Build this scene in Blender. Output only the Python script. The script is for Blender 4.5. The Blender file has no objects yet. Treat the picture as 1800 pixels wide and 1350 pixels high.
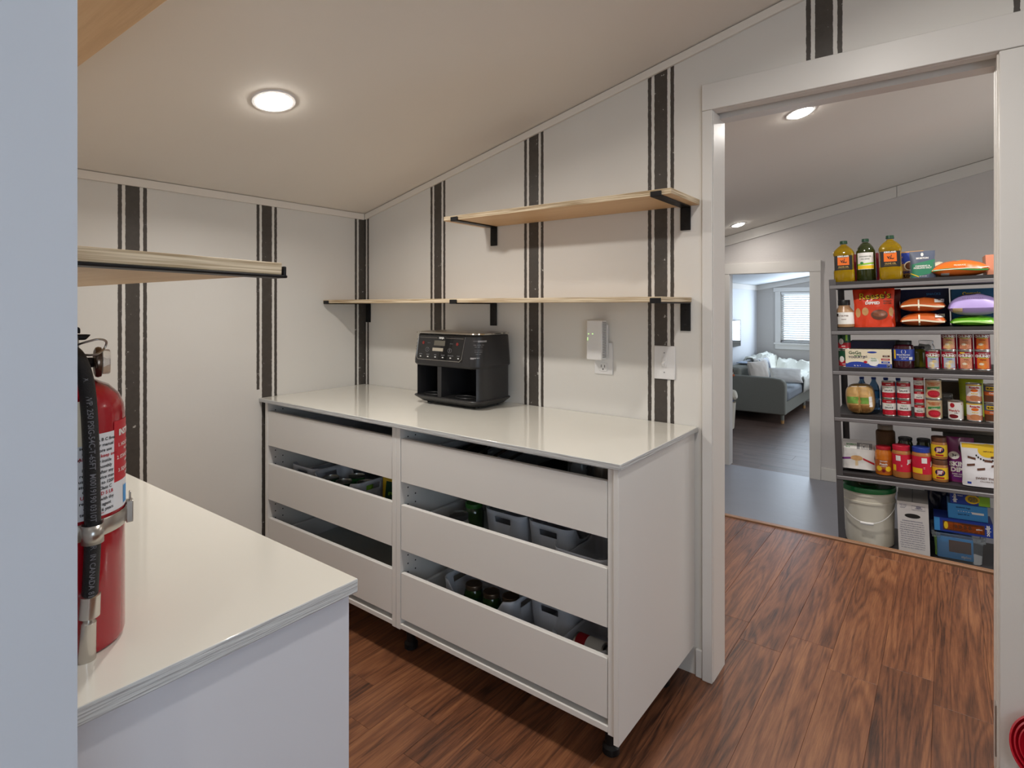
import bpy, bmesh, math, random
from math import sin, cos, pi, radians as R
from mathutils import Matrix, Vector, noise
random.seed(7)
SC = bpy.context.scene
COL = SC.collection
# ------------------------------------------------------------------ camera, world, sun, big lights, exposure
cam = bpy.data.cameras.new('camera'); cam.sensor_width = 36; cam.lens = 36*1006.8/1800
cam.shift_y = (537-675)/1800; cam.clip_start = .02; cam.clip_end = 100
co = bpy.data.objects.new('camera', cam); COL.objects.link(co)
co.location = (2.596, -2.056, 1.338); co.rotation_euler = (R(90), 0, R(37.23)); SC.camera = co
W = bpy.data.worlds.new('world'); SC.world = W; W.use_nodes = True
W.node_tree.nodes['Background'].inputs[0].default_value = (.72, .86, 1, 1)
W.node_tree.nodes['Background'].inputs[1].default_value = 3.0
SC.view_settings.view_transform = 'Standard'; SC.view_settings.look = 'None'
SC.view_settings.gamma = 1; SC.view_settings.use_curve_mapping = False
SC.view_settings.exposure = -0.08
def area(name, loc, rot, sx, sy, power, color, shape='RECTANGLE', spread=180):
    l = bpy.data.lights.new(name, 'AREA'); l.shape = shape; l.size = sx
    if shape in ('RECTANGLE', 'ELLIPSE'): l.size_y = sy
    l.energy = power; l.color = color; l.spread = R(spread)
    o = bpy.data.objects.new(name, l); COL.objects.link(o); o.location = loc; o.rotation_euler = rot
    return o
# daylight through the windows of the entry and living room, then two windowless fills
area('daylight_entry', (4.24, -3.0, 1.35), (0, R(90), 0), 1.1, 1.9, 12.5, (.60, .78, 1))
area('daylight_living', (.95, 8.50, 1.14), (R(-90), 0, 0), 1.3, .85, 30, (.72, .85, 1))
area('living_side_fill', (4.0, 6.4, 1.1), (0, R(90), 0), 1.2, 1.8, 36, (.80, .88, 1))  # side lamp brightening the living room; the wall here has no window
area('hall_fill', (4.1, 2.0, 1.2), (0, R(90), 0), 1.0, .9, 11, (.8, .9, 1))  # added fill for the shelving unit; the hall has no window

# ------------------------------------------------------------------ helpers
def lin(v):
    v /= 255.; return v/12.92 if v <= .04045 else ((v+.055)/1.055)**2.4
def C(r, g, b): return (lin(r), lin(g), lin(b), 1)
MATS = {}
def mat(key, col, rough=.5, metal=0, vary=0, vscale=8, bump=0, bscale=60, emit=0, trans=0, ior=1.45, coat=0, alpha=1, stretch=None):
    if key in MATS: return MATS[key]
    m = bpy.data.materials.new(key); m.use_nodes = True; nt = m.node_tree; b = nt.nodes['Principled BSDF']
    b.inputs['Base Color'].default_value = col; b.inputs['Roughness'].default_value = rough
    b.inputs['Metallic'].default_value = metal; b.inputs['IOR'].default_value = ior
    b.inputs['Transmission Weight'].default_value = trans; b.inputs['Coat Weight'].default_value = coat
    b.inputs['Alpha'].default_value = alpha
    if emit: b.inputs['Emission Color'].default_value = col; b.inputs['Emission Strength'].default_value = emit
    tc = nt.nodes.new('ShaderNodeTexCoord'); src = tc.outputs['Object']
    if stretch:
        mp = nt.nodes.new('ShaderNodeMapping'); mp.inputs['Scale'].default_value = stretch
        nt.links.new(src, mp.inputs[0]); src = mp.outputs[0]
    if vary:
        n = nt.nodes.new('ShaderNodeTexNoise'); n.inputs['Scale'].default_value = vscale; n.inputs['Detail'].default_value = 4
        mx = nt.nodes.new('ShaderNodeMix'); mx.data_type = 'RGBA'
        mx.inputs[6].default_value = tuple(max(0, c*(1-vary)) for c in col[:3])+(1,)
        mx.inputs[7].default_value = tuple(min(1, c*(1+vary)) for c in col[:3])+(1,)
        nt.links.new(src, n.inputs['Vector']); nt.links.new(n.outputs['Fac'], mx.inputs[0]); nt.links.new(mx.outputs[2], b.inputs['Base Color'])
    if bump:
        n = nt.nodes.new('ShaderNodeTexNoise'); n.inputs['Scale'].default_value = bscale; n.inputs['Detail'].default_value = 5
        bp = nt.nodes.new('ShaderNodeBump'); bp.inputs['Strength'].default_value = bump; bp.inputs['Distance'].default_value = .003
        nt.links.new(src, n.inputs['Vector']); nt.links.new(n.outputs['Fac'], bp.inputs['Height']); nt.links.new(bp.outputs[0], b.inputs['Normal'])
    MATS[key] = m; return m
class MB:
    def __init__(s): s.v = []; s.f = []; s.m = []; s.M = Matrix.Identity(4)
    def vert(s, p): s.v.append(s.M @ Vector(p)); return len(s.v)-1
    def face(s, ids, m=0): s.f.append(tuple(ids)); s.m.append(m)
    def box(s, a, b, m=0):
        x0, y0, z0 = a; x1, y1, z1 = b
        if x0 > x1: x0, x1 = x1, x0
        if y0 > y1: y0, y1 = y1, y0
        if z0 > z1: z0, z1 = z1, z0
        i = [s.vert(p) for p in ((x0,y0,z0),(x1,y0,z0),(x1,y1,z0),(x0,y1,z0),(x0,y0,z1),(x1,y0,z1),(x1,y1,z1),(x0,y1,z1))]
        for q in ((0,3,2,1),(4,5,6,7),(0,1,5,4),(1,2,6,5),(2,3,7,6),(3,0,4,7)): s.face([i[k] for k in q], m)
        return s
    def prism(s, pts, h0, h1, axis='z', m=0):
        f = {'z': lambda p, h: (p[0], p[1], h), 'y': lambda p, h: (p[0], h, p[1]), 'x': lambda p, h: (h, p[0], p[1])}[axis]
        a = [s.vert(f(p, h0)) for p in pts]; b = [s.vert(f(p, h1)) for p in pts]; n = len(pts)
        s.face(a[::-1], m); s.face(b, m)
        for k in range(n): s.face((a[k], a[(k+1) % n], b[(k+1) % n], b[k]), m)
        return s
    def lathe(s, prof, n=32, ms=None, cap=True, sx=1, sy=1):
        rings = [[s.vert((r*cos(2*pi*k/n)*sx, r*sin(2*pi*k/n)*sy, z)) for k in range(n)] for r, z in prof]
        for i in range(len(rings)-1):
            for k in range(n): s.face((rings[i][k], rings[i][(k+1) % n], rings[i+1][(k+1) % n], rings[i+1][k]), ms[i] if ms else 0)
        if cap:
            if prof[0][0] > 1e-4: s.face(rings[0][::-1], ms[0] if ms else 0)
            if prof[-1][0] > 1e-4: s.face(rings[-1], ms[-1] if ms else 0)
        return s
    def tube(s, pts, r, n=10, m=0, closed=False, flat=1):
        pts = [Vector(p) for p in pts]; N = len(pts); rings = []; up = None
        for i, p in enumerate(pts):
            t = (pts[(i+1) % N]-pts[i-1]) if closed else (pts[min(i+1, N-1)]-pts[max(i-1, 0)])
            t.normalize()
            if up is None: up = t.orthogonal().normalized()
            up = (up-t*up.dot(t)).normalized(); sd = t.cross(up); rr = r[i] if isinstance(r, (list, tuple)) else r
            rings.append([s.vert(p+up*(rr*cos(2*pi*k/n))+sd*(rr*flat*sin(2*pi*k/n))) for k in range(n)])
        for i in range(N if closed else N-1):
            a, b = rings[i], rings[(i+1) % N]
            for k in range(n): s.face((a[k], a[(k+1) % n], b[(k+1) % n], b[k]), m)
        if not closed: s.face(rings[0][::-1], m); s.face(rings[-1], m)
        return s
    def grid(s, fn, nu, nv, m=0, closeu=False):
        g = [[s.vert(fn(u/nu, v/nv)) for v in range(nv+1)] for u in range(nu if closeu else nu+1)]
        for u in range(nu):
            for v in range(nv):
                q = (g[u][v], g[(u+1) % len(g)][v], g[(u+1) % len(g)][v+1], g[u][v+1])
                s.face(q, m(u/nu, v/nv) if callable(m) else m)
        return s
    def build(s, name, ms, parent=None, bevel=0, seg=2, smooth=None, fixn=True):
        me = bpy.data.meshes.new(name); me.from_pydata([tuple(p) for p in s.v], [], s.f)
        if not isinstance(ms, (list, tuple)): ms = [ms]
        for x in ms: me.materials.append(x)
        me.polygons.foreach_set('material_index', s.m)
        if fixn:
            bm = bmesh.new(); bm.from_mesh(me); bmesh.ops.recalc_face_normals(bm, faces=bm.faces); bm.to_mesh(me); bm.free()
        me.update()
        if smooth is not False:
            me.polygons.foreach_set('use_smooth', [True]*len(me.polygons)); me.set_sharp_from_angle(angle=R(smooth or 35))
        o = bpy.data.objects.new(name, me); COL.objects.link(o); o.parent = parent
        if bevel:
            md = o.modifiers.new('bevel', 'BEVEL'); md.width = bevel; md.segments = seg; md.limit_method = 'ANGLE'; md.angle_limit = R(40); md.harden_normals = False
        return o
def tag(o, label, cat, group=None):
    o['label'] = label; o['category'] = cat
    if group: o['group'] = group
    return o
def empty(name, label, cat, M=None, group=None):
    o = bpy.data.objects.new(name, None); COL.objects.link(o); o.empty_display_size = .05
    if M is not None: o.matrix_world = M if isinstance(M, Matrix) else Matrix.Translation(M)
    return tag(o, label, cat, group)
def struct(o): o['kind'] = 'structure'; return o
def copy_tree(o, label=None, parent=None):
    c = o.copy(); COL.objects.link(c)
    c.parent = parent
    if label: c['label'] = label
    for ch in o.children: copy_tree(ch, None, c)
    return c
# lettering: flat glyph meshes laid on a surface given by fn(x, z) -> point
def glyphs(txt, size, bold=.0):
    cu = bpy.data.curves.new('glyph', 'FONT'); cu.body = txt; cu.size = size; cu.align_x = 'CENTER'; cu.align_y = 'CENTER'
    cu.resolution_u = 2; cu.offset = bold*size; cu.space_line = .9
    ob = bpy.data.objects.new('glyph', cu)
    me = bpy.data.meshes.new_from_object(ob)
    vs = [tuple(v.co) for v in me.vertices]; fs = [tuple(p.vertices) for p in me.polygons]
    bpy.data.objects.remove(ob); bpy.data.curves.remove(cu); bpy.data.meshes.remove(me)
    return vs, fs
def letters(parent, items, m, fn=None, name='lettering', off=.0009):
    """items: (text, x, z, size[, bold[, xscale[, angle]]]) all joined as one flat print"""
    mb = MB(); fn = fn or (lambda x, z, e: (x, -e, z))
    for it in items:
        t, x, z, sz = it[:4]; b = it[4] if len(it) > 4 else .02; xs = it[5] if len(it) > 5 else 1; an = it[6] if len(it) > 6 else 0
        vs, fs = glyphs(t, sz, b); base = len(mb.v)
        for p in vs:
            px, pz = p[0]*xs, p[1]
            px, pz = px*cos(an)-pz*sin(an), px*sin(an)+pz*cos(an)
            mb.vert(fn(x+px, z+pz, off))
        for f in fs: mb.face([base+k for k in f])
    return mb.build(name, m, parent, smooth=False, fixn=False)
def patch(parent, poly_or_rect, m, fn=None, name='print', off=.0006, n=8):
    """flat printed area; rect (x0,z0,x1,z1) or ('disc',x,z,rx,rz)"""
    mb = MB(); fn = fn or (lambda x, z, e: (x, -e, z))
    if poly_or_rect[0] == 'disc':
        _, x, z, rx, rz = poly_or_rect
        c = mb.vert(fn(x, z, off)); prev = [c]*20
        for k in range(1, 4):
            ring = [mb.vert(fn(x+rx*k/3*cos(2*pi*i/20), z+rz*k/3*sin(2*pi*i/20), off)) for i in range(20)]
            for i in range(20):
                j = (i+1) % 20
                if k == 1: mb.face((c, ring[i], ring[j]))
                else: mb.face((prev[i], ring[i], ring[j], prev[j]))
            prev = ring
    else:
        x0, z0, x1, z1 = poly_or_rect[:4]; sl = poly_or_rect[4] if len(poly_or_rect) > 4 else 0
        mb.grid(lambda u, v: fn(x0+(x1-x0)*u, z0+(z1-z0)*v+sl*u, off), n, 4)
    return mb.build(name, m, parent, fixn=False)
def cyl(r): return lambda x, z, e: ((r+e)*sin(x/r), -(r+e)*cos(x/r), z)

# ------------------------------------------------------------------ common materials
white_paint = mat('white_paint', C(226, 222, 215), .55, vary=.02, vscale=3, bump=.15, bscale=25)
trim_paint = mat('trim_paint', C(228, 224, 218), .4, bump=.06, bscale=30)
ceil_paint = mat('ceiling_paint', C(236, 229, 219), .75, vary=.02, vscale=2, bump=.1, bscale=18)
melamine = mat('white_melamine', C(228, 225, 220), .35, vary=.01, vscale=5)
melamine_in = mat('cabinet_inside', C(196, 200, 198), .4)
black_metal = mat('black_metal', C(28, 27, 28), .45, .3, bump=.05, bscale=200)
black_plastic = mat('black_plastic', C(20, 20, 21), .45)
dark_plastic = mat('charcoal_plastic', C(46, 45, 46), .45)
steel = mat('brushed_steel', C(190, 186, 180), .28, 1)
chrome = mat('chrome', C(215, 212, 205), .12, 1)
white_plastic = mat('white_plastic', C(232, 230, 228), .4)
bin_plastic = mat('bin_plastic', C(205, 207, 214), .45)
tin = mat('tin', C(200, 198, 192), .3, 1)
K = {n: mat('print_'+n, C(*c), .45) for n, c in dict(white=(236,234,230), cream=(236,226,200), red=(178,24,40), dkred=(120,18,30), orange=(232,112,30),
     dkorange=(196,92,30), yellow=(240,200,40), green=(62,140,70), dkgreen=(20,74,48), lime=(150,205,60), blue=(40,66,160), ltblue=(70,150,215), navy=(24,30,80),
     purple=(110,30,120), magenta=(150,20,110), lilac=(178,160,214), brown=(96,56,34), tan=(196,150,96), black=(18,18,20), grey=(130,130,132), slate=(84,92,112),
     teal=(30,90,130), pinkred=(206,32,60), salmon=(220,150,120), steel=(120,128,140), beige=(214,190,150), choc=(96,60,44), hill=(52,128,96)).items()}

def paint_stripes(key, axis, centers, hide=None):
    """white wall paint with hand-painted dark ticking stripes (thin, wide, thin) and chips"""
    m = bpy.data.materials.new(key); m.use_nodes = True; nt = m.node_tree; b = nt.nodes['Principled BSDF']; L = nt.links.new
    def M(op, a, bb=None, c=None):
        n = nt.nodes.new('ShaderNodeMath'); n.operation = op
        for i, q in enumerate((a, bb, c)):
            if q is None: continue
            if isinstance(q, (int, float)): n.inputs[i].default_value = q
            else: L(q, n.inputs[i])
        return n.outputs[0]
    tc = nt.nodes.new('ShaderNodeTexCoord'); sp = nt.nodes.new('ShaderNodeSeparateXYZ'); L(tc.outputs['Object'], sp.inputs[0])
    x = sp.outputs[axis]; z = sp.outputs[2]
    n1 = nt.nodes.new('ShaderNodeTexNoise'); n1.inputs['Scale'].default_value = 55; n1.inputs['Detail'].default_value = 3; L(tc.outputs['Object'], n1.inputs['Vector'])
    xx = M('ADD', x, M('MULTIPLY', M('SUBTRACT', n1.outputs['Fac'], .5), .0045))
    d = None
    for c in centers:
        e = M('ABSOLUTE', M('SUBTRACT', xx, c)); d = e if d is None else M('MINIMUM', d, e)
    thick = M('LESS_THAN', d, .0255)
    thin = M('MULTIPLY', M('GREATER_THAN', d, .0375), M('LESS_THAN', d, .0515))
    if hide is not None:   # one thin line stops short above the worktop
        y0, y1, zz = hide
        hid = M('MULTIPLY', M('MULTIPLY', M('GREATER_THAN', x, y0), M('LESS_THAN', x, y1)), M('LESS_THAN', z, zz))
        thin = M('MULTIPLY', thin, M('SUBTRACT', 1, hid))
    st = M('MAXIMUM', thick, thin)
    n2 = nt.nodes.new('ShaderNodeTexNoise'); n2.inputs['Scale'].default_value = 38; n2.inputs['Detail'].default_value = 6; n2.inputs['Roughness'].default_value = .7
    L(tc.outputs['Object'], n2.inputs['Vector'])
    chip = M('GREATER_THAN', n2.outputs['Fac'], .645)
    n3 = nt.nodes.new('ShaderNodeTexNoise'); n3.inputs['Scale'].default_value = 4; L(tc.outputs['Object'], n3.inputs['Vector'])
    chip = M('MULTIPLY', chip, M('MULTIPLY', M('GREATER_THAN', n3.outputs['Fac'], .42), .62))
    st = M('MULTIPLY', st, M('SUBTRACT', 1, chip))
    wn = nt.nodes.new('ShaderNodeTexNoise'); wn.inputs['Scale'].default_value = 3; L(tc.outputs['Object'], wn.inputs['Vector'])
    w1 = nt.nodes.new('ShaderNodeMix'); w1.data_type = 'RGBA'; L(wn.outputs['Fac'], w1.inputs[0])
    w1.inputs[6].default_value = C(222, 218, 211); w1.inputs[7].default_value = C(229, 226, 220)
    w2 = nt.nodes.new('ShaderNodeMix'); w2.data_type = 'RGBA'; L(n2.outputs['Fac'], w2.inputs[0])
    w2.inputs[6].default_value = C(58, 52, 47); w2.inputs[7].default_value = C(84, 78, 72)
    w3 = nt.nodes.new('ShaderNodeMix'); w3.data_type = 'RGBA'; L(st, w3.inputs[0]); L(w1.outputs[2], w3.inputs[6]); L(w2.outputs[2], w3.inputs[7])
    L(w3.outputs[2], b.inputs['Base Color']); b.inputs['Roughness'].default_value = .5
    bp = nt.nodes.new('ShaderNodeBump'); bp.inputs['Strength'].default_value = .15; bp.inputs['Distance'].default_value = .003
    n4 = nt.nodes.new('ShaderNodeTexNoise'); n4.inputs['Scale'].default_value = 30; L(tc.outputs['Object'], n4.inputs['Vector'])
    L(n4.outputs['Fac'], bp.inputs['Height']); L(bp.outputs[0], b.inputs['Normal'])
    return m
def wood(key, dark, mid, light, scale, along=1, rough=.4, ring=3.0, knots=True, plankrand=.5, bumpy=.12, grain=.14, lf=.13):
    """grained wood, streaks along the given axis (0 x, 1 y); colour differs from piece to piece"""
    m = bpy.data.materials.new(key); m.use_nodes = True; nt = m.node_tree; b = nt.nodes['Principled BSDF']; L = nt.links.new
    tc = nt.nodes.new('ShaderNodeTexCoord'); oi = nt.nodes.new('ShaderNodeObjectInfo')
    va = nt.nodes.new('ShaderNodeVectorMath'); va.operation = 'ADD'; L(tc.outputs['Object'], va.inputs[0])
    cb = nt.nodes.new('ShaderNodeCombineXYZ')
    for i, k in enumerate((37., 53., 19.)):
        mm = nt.nodes.new('ShaderNodeMath'); mm.operation = 'MULTIPLY'; L(oi.outputs['Random'], mm.inputs[0]); mm.inputs[1].default_value = k; L(mm.outputs[0], cb.inputs[i])
    L(cb.outputs[0], va.inputs[1])
    mp = nt.nodes.new('ShaderNodeMapping'); s = [scale]*3; s[along] = scale*lf; mp.inputs['Scale'].default_value = s; L(va.outputs[0], mp.inputs[0])
    w = nt.nodes.new('ShaderNodeTexNoise'); w.inputs['Scale'].default_value = 1.0; w.inputs['Detail'].default_value = 2; w.inputs['Distortion'].default_value = .6; L(mp.outputs[0], w.inputs['Vector'])
    mul = nt.nodes.new('ShaderNodeMath'); mul.operation = 'MULTIPLY'; L(w.outputs['Fac'], mul.inputs[0]); mul.inputs[1].default_value = ring*6
    sn = nt.nodes.new('ShaderNodeMath'); sn.operation = 'SINE'; L(mul.outputs[0], sn.inputs[0])
    mp2 = nt.nodes.new('ShaderNodeMapping'); s = [scale*24]*3; s[along] = scale*1.1; mp2.inputs['Scale'].default_value = s; L(va.outputs[0], mp2.inputs[0])
    f = nt.nodes.new('ShaderNodeTexNoise'); f.inputs['Scale'].default_value = 1; f.inputs['Detail'].default_value = 5; f.inputs['Roughness'].default_value = .65; L(mp2.outputs[0], f.inputs['Vector'])
    mp3 = nt.nodes.new('ShaderNodeMapping'); s = [scale*1.6]*3; s[along] = scale*lf*2.7; mp3.inputs['Scale'].default_value = s; L(va.outputs[0], mp3.inputs[0])
    g = nt.nodes.new('ShaderNodeTexNoise'); g.inputs['Scale'].default_value = 1; g.inputs['Detail'].default_value = 3; L(mp3.outputs[0], g.inputs['Vector'])
    def MM(op, a, bb):
        n = nt.nodes.new('ShaderNodeMath'); n.operation = op
        for i, q in enumerate((a, bb)):
            if isinstance(q, (int, float)): n.inputs[i].default_value = q
            else: L(q, n.inputs[i])
        return n.outputs[0]
    lines = MM('POWER', MM('ABSOLUTE', sn.outputs[0], 0), 3.0)
    t = MM('ADD', MM('MULTIPLY', lines, -grain), MM('MULTIPLY', f.outputs['Fac'], .60))
    t = MM('ADD', t, MM('MULTIPLY', MM('SUBTRACT', g.outputs['Fac'], .5), .55))
    mp4 = nt.nodes.new('ShaderNodeMapping'); s4 = [scale*2.2]*3; s4[along] = scale*lf*2.2; mp4.inputs['Scale'].default_value = s4; L(va.outputs[0], mp4.inputs[0])
    h = nt.nodes.new('ShaderNodeTexNoise'); h.inputs['Scale'].default_value = 1; h.inputs['Detail'].default_value = 4; h.inputs['Roughness'].default_value = .6; h.inputs['Distortion'].default_value = .8; L(mp4.outputs[0], h.inputs['Vector'])
    mr = nt.nodes.new('ShaderNodeMapRange'); L(h.outputs['Fac'], mr.inputs[0]); mr.inputs[1].default_value = .62; mr.inputs[2].default_value = .78; mr.inputs[3].default_value = 0; mr.inputs[4].default_value = grain*1.6
    t = MM('SUBTRACT', t, mr.outputs[0])
    t = MM('ADD', t, MM('MULTIPLY', MM('SUBTRACT', oi.outputs['Random'], .5), plankrand*.35))
    t = MM('ADD', t, .24)
    cr = nt.nodes.new('ShaderNodeValToRGB'); L(t, cr.inputs[0])
    cr.color_ramp.elements[0].position = .18; cr.color_ramp.elements[0].color = dark
    cr.color_ramp.elements[1].position = .82; cr.color_ramp.elements[1].color = light
    e = cr.color_ramp.elements.new(.5); e.color = mid
    L(cr.outputs[0], b.inputs['Base Color']); b.inputs['Roughness'].default_value = rough
    bp = nt.nodes.new('ShaderNodeBump'); bp.inputs['Strength'].default_value = bumpy; bp.inputs['Distance'].default_value = .002
    L(f.outputs['Fac'], bp.inputs['Height']); L(bp.outputs[0], b.inputs['Normal'])
    return m
floor_wood = wood('brown_laminate', C(56, 36, 28), C(122, 77, 52), C(164, 113, 76), 11, 1, .36, 5.5, plankrand=.34, grain=.17, lf=.07)
grey_wood = wood('grey_brown_laminate', C(66, 52, 46), C(100, 80, 70), C(130, 108, 96), 5, 0, .42, 2.5, plankrand=.3, grain=.10)
ply_face = wood('pale_birch', C(196, 160, 116), C(218, 186, 144), C(232, 206, 168), 3, 0, .5, 2, plankrand=.1, bumpy=.04, grain=.07)
def ply_edge():
    m = bpy.data.materials.new('plywood_edge'); m.use_nodes = True; nt = m.node_tree; b = nt.nodes['Principled BSDF']; L = nt.links.new
    tc = nt.nodes.new('ShaderNodeTexCoord'); mp = nt.nodes.new('ShaderNodeMapping'); mp.inputs['Scale'].default_value = (6, 6, 330)
    L(tc.outputs['Object'], mp.inputs[0])
    n = nt.nodes.new('ShaderNodeTexNoise'); n.inputs['Scale'].default_value = 1; n.inputs['Detail'].default_value = 4; L(mp.outputs[0], n.inputs['Vector'])
    cr = nt.nodes.new('ShaderNodeValToRGB'); L(n.outputs['Fac'], cr.inputs[0])
    cr.color_ramp.elements[0].position = .35; cr.color_ramp.elements[0].color = C(160, 134, 98)
    cr.color_ramp.elements[1].position = .6; cr.color_ramp.elements[1].color = C(226, 208, 178)
    L(cr.outputs[0], b.inputs['Base Color']); b.inputs['Roughness'].default_value = .7
    return m
ply_e = ply_edge()

# ------------------------------------------------------------------ the setting
CZ, CK = 1.848, .231           # ceiling height at x = 0 and its slope along x
def cz(x): return CZ+CK*x
WZ = -.27                      # lower floor of the hall and the living room
stripesB = paint_stripes('striped_paint_back', 0, (-.018, .568, 1.1535, 1.7375, 2.283, 2.7905))
stripesA = paint_stripes('striped_paint_left', 1, (-.018, -.581, -1.1495, -1.72), (-.64, -.61, .94))
# floor of the pantry and entry: laminate planks
fb = MB().box((-.12, -4.6, -.30), (4.3, 1.66, -.012)); floor = struct(fb.build('floor', mat('underlay', C(60, 42, 32), .8)))
plank_cache = {}
def plank(x0, x1, y0, y1, z1, m, parent, th=.011, gap=.0005):
    w, l = x1-x0-gap, y1-y0-gap; k = (round(w, 3), round(l, 3), m.name)
    if k not in plank_cache:
        mb = MB(); b = .0009
        a = [mb.vert(p) for p in ((-w/2,-l/2,-th),(w/2,-l/2,-th),(w/2,l/2,-th),(-w/2,l/2,-th))]
        c = [mb.vert(p) for p in ((-w/2,-l/2,-b),(w/2,-l/2,-b),(w/2,l/2,-b),(-w/2,l/2,-b))]
        d = [mb.vert(p) for p in ((-w/2+b,-l/2+b,0),(w/2-b,-l/2+b,0),(w/2-b,l/2-b,0),(-w/2+b,l/2-b,0))]
        for i in range(4):
            j = (i+1) % 4; mb.face((a[i], a[j], c[j], c[i])); mb.face((c[i], c[j], d[j], d[i]))
        mb.face(d)
        o = mb.build('plank', m, parent, smooth=False); plank_cache[k] = o.data
    else:
        o = bpy.data.objects.new('plank', plank_cache[k]); COL.objects.link(o); o.parent = parent
    o.location = ((x0+x1)/2, (y0+y1)/2, z1); return o
YE0, YE1 = 1.625, 1.66
for i in range(-13, 16):
    x0, x1 = 1.930+.157*i, 1.930+.157*(i+1)
    x0, x1 = max(x0, -.0), min(x1, 4.2)
    if x1-x0 < .02: continue
    j0 = .475 if (i % 2) else .330
    ys = sorted([min(1.655, j0+1.22*k) for k in range(-5, 3)])
    ys = [max(-4.5, y) for y in ys]; ys = sorted(set(ys))
    if ys[0] > -4.5: ys = [-4.5]+ys
    if ys[-1] < 1.65: ys.append(1.655)
    for a, b in zip(ys[:-1], ys[1:]):
        if b-a > .01: plank(x0, x1, a, b, 0, floor_wood, floor)
st = MB(); st.M = Matrix.Rotation(R(1.9), 4, 'Z')
st = struct(MB().prism([(-.1, .0), (4.3, .0), (4.3, .038), (-.1, .038)], -.012, .007).build('trim_floor_edge', wood('strip_wood', C(110, 78, 56), C(150, 112, 84), C(176, 136, 104), 8, 0, .4, grain=.05), bevel=.004))
st.location = (0, 1.645, 0); st.rotation_euler = (0, 0, R(.6))
# lower concrete floor of the hall
conc = mat('painted_concrete', C(150, 152, 162), .38, vary=.07, vscale=5, bump=.35, bscale=14)
struct(MB().box((-.3, 1.66, WZ-.1), (4.3, 3.90, WZ)).build('floor_hall', conc))
fl = struct(MB().box((-.3, 3.90, WZ-.1), (4.2, 8.7, WZ-.012)).build('floor_living', mat('underlay2', C(50, 46, 44), .8)))
for i in range(26):
    y0 = 3.90+.184*i; off = (i*.47) % 1.2
    xs = [-.1]+[x for x in (off-.1+1.2*k for k in range(0, 5)) if -.05 < x < 4.1]+[4.1]
    for a, b in zip(xs[:-1], xs[1:]):
        o = plank(y0, min(y0+.184, 8.68), a, b, WZ, grey_wood if 0 else floor_wood, fl) if 0 else None
    for a, b in zip(xs[:-1], xs[1:]):
        w = min(y0+.184, 8.68)-y0
        plank(a, b, y0, y0+w, WZ, grey_wood, fl)
# ceilings (one roof plane)
def ceiling(name, x0, x1, y0, y1):
    mb = MB(); mb.prism([(x0, cz(x0)), (x1, cz(x1)), (x1, cz(x1)+.06), (x0, cz(x0)+.06)], y0, y1, 'y'); return struct(mb.build(name, ceil_paint))
ceiling('ceiling', -.12, 4.3, -4.6, .06)
ceiling('ceiling_hall', -.3, 4.3, .06, 3.94)
mb = MB(); lz = lambda x: 1.69+.16*(x+.08)
mb.prism([(-.2, lz(-.2)), (4.3, lz(4.3)), (4.3, lz(4.3)+.06), (-.2, lz(-.2)+.06)], 3.94, 8.75, 'y'); struct(mb.build('ceiling_living', mat('living_ceiling', C(218, 222, 226), .7, bump=.3, bscale=60)))
# pantry walls
def wallpoly(name, pts, a, b, axis, m): return struct(MB().prism(pts, a, b, axis).build(name, m, smooth=False))
wallpoly('wall_left', [(-1.995, -.02), (0, -.02), (0, CZ), (-1.995, CZ)], -.12, 0, 'x', stripesA)
# back wall with the door opening, as one mesh of three slabs
DX0, DX1, DZ = 1.936, 2.704, 2.029
mb = MB()
mb.prism([(-.12, -.02), (DX0-.018, -.02), (DX0-.018, cz(DX0-.018)), (-.12, cz(-.12))], 0, .12, 'y')
mb.prism([(DX1+.012, -.02), (4.3, -.02), (4.3, cz(4.3)), (DX1+.012, cz(DX1+.012))], 0, .12, 'y')
mb.prism([(DX0-.018, DZ+.03), (DX1+.012, DZ+.03), (DX1+.012, cz(DX1+.012)), (DX0-.018, cz(DX0-.018))], 0, .12, 'y')
struct(mb.build('wall_back', stripesB, smooth=False))
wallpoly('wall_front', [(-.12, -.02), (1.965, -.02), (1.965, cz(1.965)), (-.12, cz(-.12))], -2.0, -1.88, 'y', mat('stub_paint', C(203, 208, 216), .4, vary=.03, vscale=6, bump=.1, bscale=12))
struct(MB().tube([(1.9625, -1.8825, 0), (1.9625, -1.8825, cz(1.96))], .0022, 8).build('trim_corner_bead', mat('bead', C(222, 218, 208), .4)))
# entry room shell around the camera
wallpoly('wall_entry_left', [(-.12, -.02), (1.9, -.02), (1.9, cz(1.9)), (-.12, cz(-.12))], -4.62, -4.5, 'y', white_paint)
wallpoly('wall_entry_back', [(1.9, -.02), (4.3, -.02), (4.3, cz(4.3)), (1.9, cz(1.9))], -4.62, -4.5, 'y', white_paint)
wallpoly('wall_entry_side', [(-4.5, -.02), (-2.0, -.02), (-2.0, cz(0)), (-4.5, cz(0))], -.12, 0, 'x', white_paint)
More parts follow.
